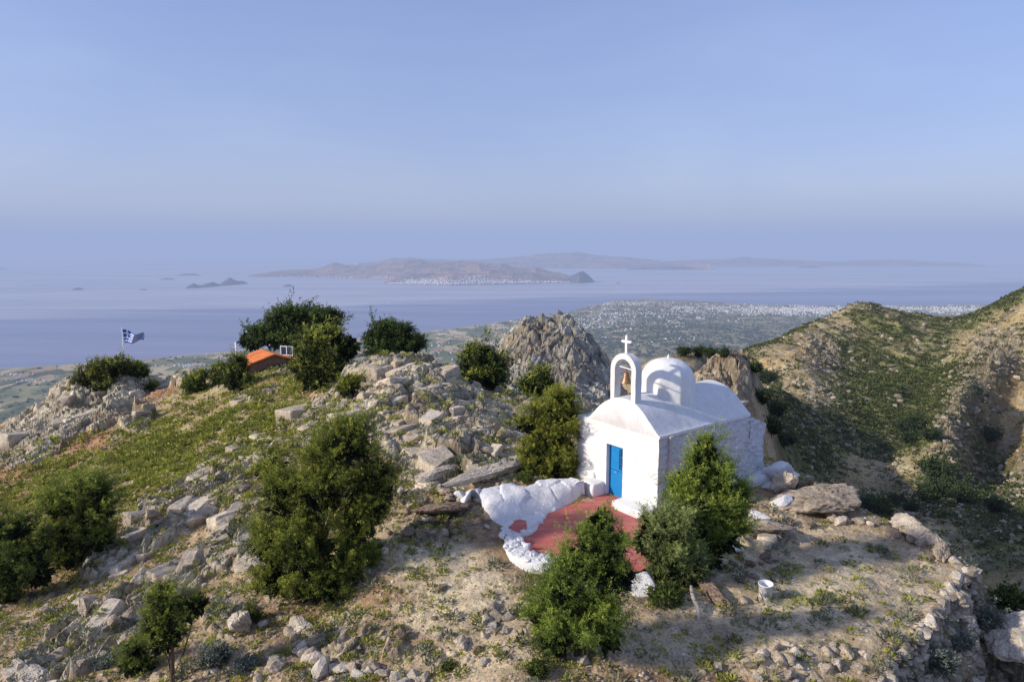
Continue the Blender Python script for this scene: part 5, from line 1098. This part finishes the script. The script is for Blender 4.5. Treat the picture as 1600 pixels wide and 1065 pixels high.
T('pine_tree', 'round dark tree on the skyline right of centre left', 68, [(600, 520, 24, 14), (625, 524, 22, 14), (590, 538, 26, 16), (618, 542, 34, 16), (645, 540, 16, 12), (605, 555, 38, 12)], 612, 620, 44, .24, .08, .42, 23, fix=True, trunk_r=.2, lo=(.014, .022, .009), hi=(.06, .09, .02), tip=(.13, .16, .035))
T('juniper', 'dark juniper at the left foot of the rocky knoll', 58, [(750, 560, 18, 14), (745, 575, 22, 18), (770, 578, 20, 16), (758, 592, 34, 14)], 757, 420, 44, .22, .07, .36, 24, trunk_r=.15, lo=(.015, .025, .009), hi=(.055, .08, .018))
T('juniper', 'small dark juniper between the knoll and the chapel', 56, [(843, 598, 12, 14), (835, 610, 16, 14), (850, 612, 16, 14)], 843, 240, 40, .20, .07, .3, 25, trunk_r=.1, lo=(.015, .025, .009), hi=(.055, .08, .018))
T('pine_tree', 'wind-leaning olive tree below the flagpole on the left outcrop', 70, [(182, 572, 18, 9), (165, 580, 26, 14), (145, 595, 24, 16), (160, 602, 28, 16), (130, 612, 20, 14), (150, 625, 26, 14), (125, 635, 18, 14), (145, 645, 16, 10)], 143, 620, 44, .24, .08, .42, 26, fix=True, trunk_r=.2, hi=(.07, .085, .022), lo=(.02, .026, .01), wind=(.5, 0, 0))
T('shrub', 'round dark green bush right of the leaning tree on the left outcrop', 74, [(208, 578, 16, 8), (200, 584, 14, 8), (222, 583, 9, 7)], 208, 160, 40, .2, .07, .3, 27, trunk_r=.08, hi=(.04, .07, .015))
T('juniper', 'pointed dark juniper in front of the orange roofed hut', 58, [(373, 570, 6, 10), (371, 583, 12, 12), (364, 597, 16, 12), (385, 602, 17, 10)], 374, 330, 42, .2, .07, .32, 28, trunk_r=.1, hi=(.05, .075, .018))
T('juniper', 'small dark bush left of the pointed juniper', 60, [(345, 582, 10, 10), (343, 592, 12, 8)], 345, 130, 40, .2, .07, .3, 29, trunk_r=.07, hi=(.05, .08, .02))
T('juniper', 'round dark bush alone on the green slope', 56, [(308, 592, 12, 9), (306, 604, 17, 11)], 308, 200, 40, .2, .07, .3, 30, trunk_r=.08, hi=(.10, .14, .028))
T('juniper', 'tiny dark bush just above the rocks left of the green slope', 62, [(240, 606, 8, 6)], 240, 60, 36, .18, .06, .25, 31, trunk_r=.05, hi=(.05, .075, .02))
T('juniper', 'small juniper among the central rocks', 41, [(546, 600, 12, 12), (542, 610, 14, 10)], 545, 170, 42, .14, .05, .2, 32, trunk_r=.06)
T('juniper', 'mid green juniper on the lower left slope', 30.5, [(140, 768, 34, 20), (105, 790, 36, 24), (150, 800, 34, 24), (110, 830, 38, 30), (150, 840, 26, 26), (105, 870, 32, 24), (85, 850, 22, 24)], 120, 900, 52, .12, .036, .24, 33, trunk_r=.15, hi=(.13, .17, .03))
T('juniper', 'very dark juniper cut by the left edge', 27, [(20, 830, 40, 22), (-10, 855, 44, 32), (45, 860, 34, 30), (20, 890, 50, 34), (60, 895, 22, 20), (0, 925, 40, 20)], 25, 900, 52, .11, .035, .22, 34, trunk_r=.15, hi=(.085, .12, .026))
T('juniper', 'slender young juniper with a bare trunk at the bottom left', 15.6, [(252, 932, 16, 14), (258, 952, 24, 18), (288, 958, 22, 9), (248, 976, 22, 17), (272, 988, 24, 13), (255, 1004, 18, 12), (308, 945, 12, 6)], 255, 420, 50, .065, .02, .13, 35, fix=True, trunk_r=.055, limbs=8, hi=(.13, .165, .03))
T('juniper', 'low juniper seedling left of the slender one at the bottom', 16.6, [(213, 1015, 16, 16), (205, 1040, 22, 16), (225, 1040, 18, 16)], 214, 200, 44, .06, .02, .12, 36, trunk_r=.03, hi=(.10, .14, .028))
# trees beyond, on the mountain side
def far_tree(u, v, rpx, seed, lab, n=90):
    p = hit(u, v + rpx * .7, 40); r = rpx * p[1] / F; R = random.Random(seed)
    bl = [(p[0] + R.uniform(-.5, .5) * r, p[1] + R.uniform(-.3, .3) * r, p[2] + r * R.uniform(.4, .9), r * .6, r * .6, r * .5) for _ in range(5)]
    tree('broad_tree', lab, 'tree', p, bl, n, 22, r * .22, r * .10, r * .3, seed, trunk_r=r * .07, group='trees on the mountain side', lo=(.012, .02, .008), hi=(.042, .062, .02), tip=(.06, .08, .03), limbs=4)
PLM[0] = False
for i, (u, v, r, lab) in enumerate([(1412, 668, 15, 'leftmost of the dark trees in the middle of the basin'), (1432, 664, 17, 'tallest of the dark trees in the middle of the basin'), (1452, 680, 14, 'right hand dark tree in the middle of the basin'), (1425, 685, 14, 'lowest of the dark trees in the middle of the basin'),
        (1465, 735, 22, 'upper dark tree of the clump above the right rim'), (1482, 760, 24, 'large dark tree at the heart of the clump above the right rim'), (1455, 770, 20, 'left dark tree of the clump above the right rim'), (1505, 775, 18, 'right dark tree of the clump above the right rim'), (1400, 783, 12, 'small dark tree on the orange bare patch'), (1420, 790, 13, 'dark tree right of the orange bare patch'),
        (1190, 622, 14, 'dark tree just right of the chapel roof'), (1208, 640, 15, 'dark tree below the one right of the chapel roof'), (1205, 670, 17, 'dark tree level with the chapel wall'), (1225, 690, 15, 'dark tree lower right of the chapel wall'), (1180, 575, 12, 'dark tree on the crag right of the dome'), (1196, 590, 13, 'second tree down the crag right of the dome'),
        (1070, 550, 10, 'leftmost tree on the wooded crest behind the dome'), (1090, 551, 10, 'second tree from the left on the wooded crest behind the dome'), (1110, 553, 10, 'third tree from the left on the wooded crest behind the dome'), (1130, 552, 9, 'rightmost tree on the wooded crest behind the dome'), (1545, 680, 14, 'green tree at the head of the right gully'), (1355, 790, 13, 'tree peeping over the rear edge of the clearing'), (1560, 790, 16, 'dark tree near the right edge above the gorge')]):
    far_tree(u, v, r, 600 + i, lab)
mw = mt * (SW + .5 * blobs(uF, vF, [(1530, 830, 110, 80, 1)])) * (yF < 620) * (np.abs(aF) < .9)
k, P, R = scatter(23000, mw + .16 * mt * (yF < 620) * (1 - .8 * tanden), 421)
rs = (.45 + 1.5 * R.random(len(P)) ** 2.5) * np.clip(P[:, 1] / 300, .6, 1.25)
v, f, c = tufts(P - [0, 0, .1], rs, 14, 422, (.03, .042, .014), (.15, .175, .048), .75, .42); o = mesh_np('scrub', v, f, M_LEAF, col=c); tag(o, 'dark green scrub dotted over the mountain slopes', 'scrub', kind='stuff')
sw_ = mt * (yF < 560) * (np.abs(aF) < .95) * (.25 + crag + .8 * blobs(uF, vF, [(1560, 800, 90, 90, 1), (1480, 800, 70, 40, 1), (1300, 600, 60, 50, .5), (1240, 620, 60, 60, .5)]))
k, P, R = scatter(7000, sw_, 425); S = (.5 + 3.2 * R.random(len(P)) ** 3) * np.clip(P[:, 1] / 260, .5, 1.3)
v_, f_ = stones_np(P - [0, 0, .05], S, 426); o = mesh_np('scree', v_, f_, M_STONES, col=scol(len(P), R, (.20, .165, .12), (.46, .40, .31))); tag(o, 'loose rocks and scree on the mountain slopes and in the gorge', 'scree', kind='stuff')
# ------------------------------------------------------------------ hut, mast, flag
a_, _ = atau(417, 580); hy = 66.; hp = np.array([a_ * hy, hy, 0]); hp[2] = at_y(417, 578, hy)[2] - .1
hut = empty('hut', hp, math.radians(38)); tag(hut, 'small wooden hut with a bright orange pitched roof', 'hut')
MB().box((-2.3, -1.3, -1.0), (2.3, 1.9, 1.15)).obj('wall', M_HUT, hut)
MB().box((.3, -1.34, .1), (.95, -1.303, .85)).box((1.1, -1.34, .1), (1.75, -1.303, .85)).obj('window', M_GLASS, hut)
rf = MB(); rx = 2.75
for s in (-1, 1):
    a0 = np.array([s * rx, 0, 1.0]); a1 = np.array([0 + .25, 0, 1.9])
    for k in range(14):
        q0 = a0 + (a1 - a0) * (k / 14); q1 = a0 + (a1 - a0) * ((k + 1) / 14); lift = .02
        rf.add([(q0[0], -1.75, q0[2] + lift), (q0[0], 2.3, q0[2] + lift), (q1[0], 2.3, q1[2]), (q1[0], -1.75, q1[2]), (q0[0], -1.75, q0[2] - .10), (q0[0], 2.3, q0[2] - .10), (q1[0], 2.3, q1[2] - .10), (q1[0], -1.75, q1[2] - .10)], [(0, 1, 2, 3), (7, 6, 5, 4), (0, 3, 7, 4), (1, 5, 6, 2), (0, 4, 5, 1)])
rf.obj('roof', M_ORANGE, hut)
MB().add([(-2.3, -1.32, 1.15), (2.3, -1.32, 1.15), (.25, -1.32, 1.78)], [(0, 1, 2)]).obj('gable', M_HUT, hut)
sp = empty('solar_panel', at_y(448, 548, 68)); tag(sp, 'solar panel in a white frame beside the orange roof', 'solar panel'); sp.rotation_euler = (0, 0, math.radians(-15))
MB().box((-.62, -.02, -.38), (-.04, .02, .42)).box((.04, -.02, -.38), (.62, .02, .42)).obj('panel', M_SOLAR, sp)
MB().box((-.7, -.04, .42), (.7, .03, .50)).box((-.7, -.04, -.46), (.7, .03, -.38)).box((-.7, -.04, -.38), (-.62, .03, .42)).box((.62, -.04, -.38), (.7, .03, .42)).box((-.04, -.04, -.38), (.04, .03, .42)).obj('frame', M_WPAINT, sp)
MB().tube([(-.6, .06, .4), (-.62, .06, -3.0)], .035, 6).tube([(.6, .06, .4), (.6, .06, -2.5)], .035, 6).obj('support', M_METAL, sp)
mp0 = at_y(370, 563, 66); ms_ = empty('mast', mp0); tag(ms_, 'short white mast at the left end of the hut', 'mast'); mp1 = at_y(368.5, 536, 66) - mp0
MB().tube([(0, 0, -.8), mp1], [.11, .10], 10).obj('pole', M_WPAINT, ms_, True); MB().tube([mp1, mp1 + [0, 0, .12]], [.13, .05], 10).obj('cap', M_METAL, ms_)
fy = 78.; f0 = at_y(196, 588, fy); f1v = at_y(190.5, 513, fy); fp = empty('flagpole', f0); tag(fp, 'thin white flagpole on the left outcrop', 'flagpole')
MB().tube([(0, 0, -.8), f1v - f0], [.06, .035], 8).obj('pole', M_WPAINT, fp, True); MB().lathe([(.001, 0), (.07, .04), (.001, .14)], 8, tuple(f1v - f0)).obj('finial', M_WPAINT, fp)
# flag: 9 stripes, canton with cross, waving cloth
FL, FH = 2.45, 1.6; nx, ny = 54, 36; axd = unit(np.array([1, .25, -.34])); top_ = f1v + np.array([.05, 0, -.1]); vf_ = []
def flagpt(u, v):
    w = .38 * (.3 + u) * math.sin(u * 8 + v * 1.8) + .16 * u * math.sin(u * 17 + v * 3)
    p = top_ + axd * FL * u * (.96 - .05 * v) + np.array([.06 * v, 0, -1]) * FH * v * (1 - .55 * u) + np.array([-.15, 1, .12]) * w
    p[2] += .20 * math.sin(u * 7 + 1 + v) * u; return p
V_ = [flagpt(i / nx, j / ny) for j in range(ny + 1) for i in range(nx + 1)]; Q = []; mi = []
for j in range(ny):
    for i in range(nx):
        Q.append((j * (nx + 1) + i, j * (nx + 1) + i + 1, (j + 1) * (nx + 1) + i + 1, (j + 1) * (nx + 1) + i))
        st = j // 4; blue = st % 2 == 0
        if j < 20 and i < 20: blue = not (8 <= j < 12 or 8 <= i < 12)
        mi.append(0 if blue else 1)
o = mesh_np('flag', np.array(V_), np.array(Q), M_NAVY, smooth=True); o.data.materials.append(M_FWHITE); o.data.polygons.foreach_set('material_index', np.array(mi, dtype=np.int32)); tag(o, 'blue and white striped flag with a cross flying from the thin white pole', 'flag')
# ------------------------------------------------------------------ bucket and stump
bp = hit(1196, 931); bk = empty('bucket', bp + [0, 0, -.01]); tag(bk, 'white plastic bucket with blue print standing on the bare ground', 'bucket'); bk.rotation_euler = (.04, -.05, .3)
MB().lathe([(.001, .012), (.155, .012), (.16, .0), (.163, .01), (.186, .35), (.196, .352), (.196, .372), (.186, .378), (.178, .375), (.152, .03), (.001, .03)], 32).obj('body', mat_plain('white_plastic', (.72, .72, .73), .4, .1, 4), bk, True)
MB().tube([(.2 * math.cos(a), .2 * math.sin(a) - .02, .34 - .13 * math.sin(a * 1.0) ** 2 * 0 - .10 * abs(math.sin((a + 2.6) / 2))) for a in np.linspace(-2.9, .2, 16)], .006, 5).obj('handle', M_METAL, bk)
pr = MB()
for k, a in enumerate(np.linspace(-2.75, -1.75, 9)):
    zb_, zt_ = (.06, .20) if k % 2 else (.07, .24 - .05 * (k % 3))
    rr2 = lambda z: .1665 + (z) * .069
    for a0 in (a, ):
        w_ = .045; pr.add([(rr2(z) * math.cos(b_), rr2(z) * math.sin(b_), z) for z in (zb_, zt_) for b_ in (a0, a0 + w_)], [(0, 1, 3, 2)])
        zz = (zb_ + zt_) / 2; pr.add([(rr2(z) * math.cos(b_), rr2(z) * math.sin(b_), z) for z in (zz - .012, zz + .012) for b_ in (a0 + w_, a0 + w_ * 1.8)], [(0, 1, 3, 2)])
pr.obj('print', M_INK, bk)
s0 = hit(1093, 972); s1 = at_y(1080, 915, s0[1] + 1.0)
o = MB().tube([s0 - [0, 0, .05], s0 * .7 + s1 * .3 + [.03, 0, .05], s0 * .3 + s1 * .7 + [-.03, 0, .03], s1], [.03, .06, .055, .04], 9).obj('dead_branch', M_DEAD, None, True); tag(o, 'bleached dead branch leaning up from the ground into the juniper', 'branch')
for i, (u, v, y) in enumerate([(110, 690, 60)]): pass
# ------------------------------------------------------------------ houses of the coastal plain
def houses(n, seed, regs):
    R = np.random.default_rng(seed); out = []
    cu, cv, ru, rv, wgt = map(np.array, zip(*regs)); wgt = wgt / wgt.sum()
    cl = []
    for _ in range(420):
        i = R.choice(len(regs), p=wgt); cl.append((cu[i] + R.normal() * ru[i] * .5, cv[i] + R.normal() * rv[i] * .5, R.uniform(3, 14) * (1.6 if R.random() < .2 else 1), R.uniform(.5, 2.0)))
    while len(out) < n:
        q = cl[R.integers(0, len(cl))]
        if R.random() < .88: u = q[0] + R.normal() * q[2]; v = q[1] + R.normal() * q[3]
        else: i = R.choice(len(regs), p=wgt); u = cu[i] + R.normal() * ru[i] * .5; v = cv[i] + R.normal() * rv[i] * .5
        a, t = atau(u, v)
        if t > -.05: continue
        y = (SEA + 12) / t; 
        if y > np.interp(a, ca_, cyv) - 60 or y < 2500: continue
        x = a * y; sc_ = .8 + .8 * R.random() ** 2
        out.append((x, y, float(plain_ground(np.array([x]), np.array([y]))[0]), R.uniform(6, 13) * sc_, R.uniform(6, 11) * sc_, R.choice([3.5, 6.5, 6.5, 9.5]) * (1 if sc_ < 1.2 else 1.3), R.uniform(0, 3.14), y))
    return out
regs = [(1170, 484, 180, 9, 4.5), (1240, 488, 130, 8, 5), (1340, 482, 200, 7, 4), (1500, 486, 160, 9, 2.4), (1000, 474, 90, 5, 1.1), (990, 498, 150, 15, 2.0), (900, 508, 140, 16, 1.1), (700, 540, 160, 24, .9), (980, 545, 100, 12, .12), (400, 556, 90, 8, .15), (250, 572, 90, 8, .15), (60, 600, 90, 22, .14), (20, 640, 60, 10, .12)]
def mat_house():
    m, nt, b = new_mat('house_render'); at = nt.nodes.new('ShaderNodeVertexColor'); at.layer_name = 'Col'
    n1 = noise_node(nt, .2, 3, .6, geo_pos(nt)); nt.links.new(mul(nt, at.outputs['Color'], ramp(nt, n1.outputs['Fac'], [(.3, .8), (.7, 1.1)])), b.inputs['Base Color']); b.inputs['Roughness'].default_value = .9; return m
M_HOUSE = mat_house()
def house_geo(H):
    H = np.array(H); n = len(H); bx = np.array([(-1, -1, 0), (1, -1, 0), (1, 1, 0), (-1, 1, 0), (-1, -1, 1), (1, -1, 1), (1, 1, 1), (-1, 1, 1)], float)
    V_ = bx[None] * np.stack([H[:, 3] / 2, H[:, 4] / 2, H[:, 5]], -1)[:, None]; c, s_ = np.cos(H[:, 6])[:, None], np.sin(H[:, 6])[:, None]
    V_ = np.stack([V_[..., 0] * c - V_[..., 1] * s_ + H[:, 0:1], V_[..., 0] * s_ + V_[..., 1] * c + H[:, 1:2], V_[..., 2] + H[:, 2:3] - 1.5], -1)
    fb = np.array([(4, 5, 6, 7), (0, 1, 5, 4), (1, 2, 6, 5), (2, 3, 7, 6), (3, 0, 4, 7)]); return V_.reshape(-1, 3), (fb[None] + (np.arange(n) * 8)[:, None, None]).reshape(-1, 4)
H = houses(6200, 900, regs); H.sort(key=lambda h: -h[3] * h[5] / h[7] ** 2); Rh = np.random.default_rng(4)
pal = np.array([(.80, .79, .76), (.76, .74, .70), (.80, .80, .80), (.62, .55, .46), (.60, .36, .25)])
for i, h in enumerate(H[:280]):
    m = MB(); w, d, hh = h[3] / 2, h[4] / 2, h[5]; m.box((-w, -d, -1.5), (w, d, hh - 1.5))
    if i % 3 == 0: m.box((-w * .5, -d * .5, hh - 1.5), (w * .5, d * .5, hh + 1.2))
    elif i % 3 == 1: m.add([(-w, -d, hh - 1.5), (w, -d, hh - 1.5), (w, d, hh - 1.5), (-w, d, hh - 1.5), (-w, 0, hh + .4), (w, 0, hh + .4)], [(0, 1, 5, 4), (2, 3, 4, 5), (0, 4, 3), (1, 2, 5)])
    else: m.box((w, -d * .7, -1.5), (w * 1.6, d * .5, hh * .6 - 1.5))
    o = m.obj('house', None, loc=(h[0], h[1], h[2])) if False else None
    V_ = np.concatenate(m.v); me = bpy.data.meshes.new('house'); me.from_pydata([tuple(q) for q in V_], [], [tuple(q) for q in m.f]); at = me.color_attributes.new('Col', 'FLOAT_COLOR', 'POINT'); c = pal[0 if i % 5 else 3]; at.data.foreach_set('color', np.tile([*c, 1], len(V_)).astype(np.float32)); me.materials.append(M_HOUSE)
    o = bpy.data.objects.new('house', me); COL.objects.link(o); o.location = h[:3]; o.rotation_euler = (0, 0, h[6]); tag(o, 'small pale house among the fields of the coastal plain far below', 'house', 'houses on the coastal plain')
v_, f_ = house_geo(H[280:]); cc = np.repeat(pal[Rh.choice(5, size=len(H) - 280, p=[.45, .2, .25, .06, .04])], 8, axis=0)
o = mesh_np('town', v_, f_, M_HOUSE, col=cc); tag(o, 'dense white town and villages spread over the coastal plain', 'town', kind='stuff')
# white town on the island shore
HI = []; Ri = np.random.default_rng(9)
for lab_, rng_, nn0, mx_ in (('dark front hills of the broad island above its white town', [(650, 10, .32), (675, 12, .42), (700, 18, .2), (738, 14, .36), (770, 14, .2), (810, 20, .14), (870, 18, .12), (625, 8, .1)], 1500, 40), ('broad reddish brown hilly island across the strait', [(560, 30, .06), (500, 30, .05), (610, 14, .08)], 160, 50)):
    G, uu_i = ISL[lab_]; 
    for _ in range(nn0):
        cu, sg, dm = rng_[Ri.integers(0, len(rng_))]; k = int(np.clip(np.searchsorted(uu_i, cu + Ri.normal() * sg), 1, len(uu_i) - 2)); r_ = min(abs(Ri.normal()) * dm * .5, .5) * mx_ * .5 + 1; j_ = int(r_); fr = r_ - j_; q = G[j_, k] * (1 - fr) + G[j_ + 1, k] * fr
        HI.append((q[0] + Ri.normal() * 30, q[1], max(q[2], SEA + 1), Ri.uniform(14, 38), 18, Ri.uniform(9, 20), Ri.uniform(0, 3), q[1]))
v_, f_ = house_geo(HI); o = mesh_np('town', v_, f_, M_HOUSE, col=np.tile([(.8, .79, .77)], (len(v_), 1))); tag(o, 'white town along the shore of the broad island across the strait', 'town', kind='stuff')
# trees on the plain
R = np.random.default_rng(12); n = 9000; u = np.r_[R.uniform(-50, 1650, n // 3), R.normal(1050, 150, n - n // 3)]; v = np.r_[R.uniform(470, 665, n // 3), 478 + 85 * R.random(n - n // 3)]
cxx = (u - 800) / F; cyy = (532.5 - v) / F; A_ = cxx / (CP + cyy * SP); T__ = (-SP + cyy * CP) / (CP + cyy * SP); ok = T__ < -.06; A_, T__ = A_[ok], T__[ok]; yy = (SEA + 12) / T__
ok = (yy < np.interp(A_, ca_, cyv) - 80) & (yy > 2600); A_, yy = A_[ok], yy[ok]; xx = A_ * yy; P = np.c_[xx, yy, plain_ground(xx, yy) + 3]
S = 9 + 22 * R.random(len(P)) ** 2; v_, f_ = stones_np(P, S, 13, squash=.8); o = mesh_np('plain_trees', v_, f_, M_STONES, col=np.repeat(mix3((.025, .04, .018), (.06, .08, .035), R.random(len(P))), 12, axis=0)); tag(o, 'dark trees and hedges dotted over the coastal plain', 'trees', kind='stuff')
b_ = at_z(605.5, 473.5, SEA); o = MB().add([(-9, 0, 0), (9, 0, 0), (0, 3, 0), (0, -3, 0), (0, 0, 34), (8, 0, 3)], [(0, 3, 1), (1, 2, 0), (4, 0, 5), (0, 2, 3)]).obj('sailing_boat', M_WPAINT, None, False, loc=b_ + [0, 0, 1]); tag(o, 'tiny white sailing boat on the open sea', 'boat')
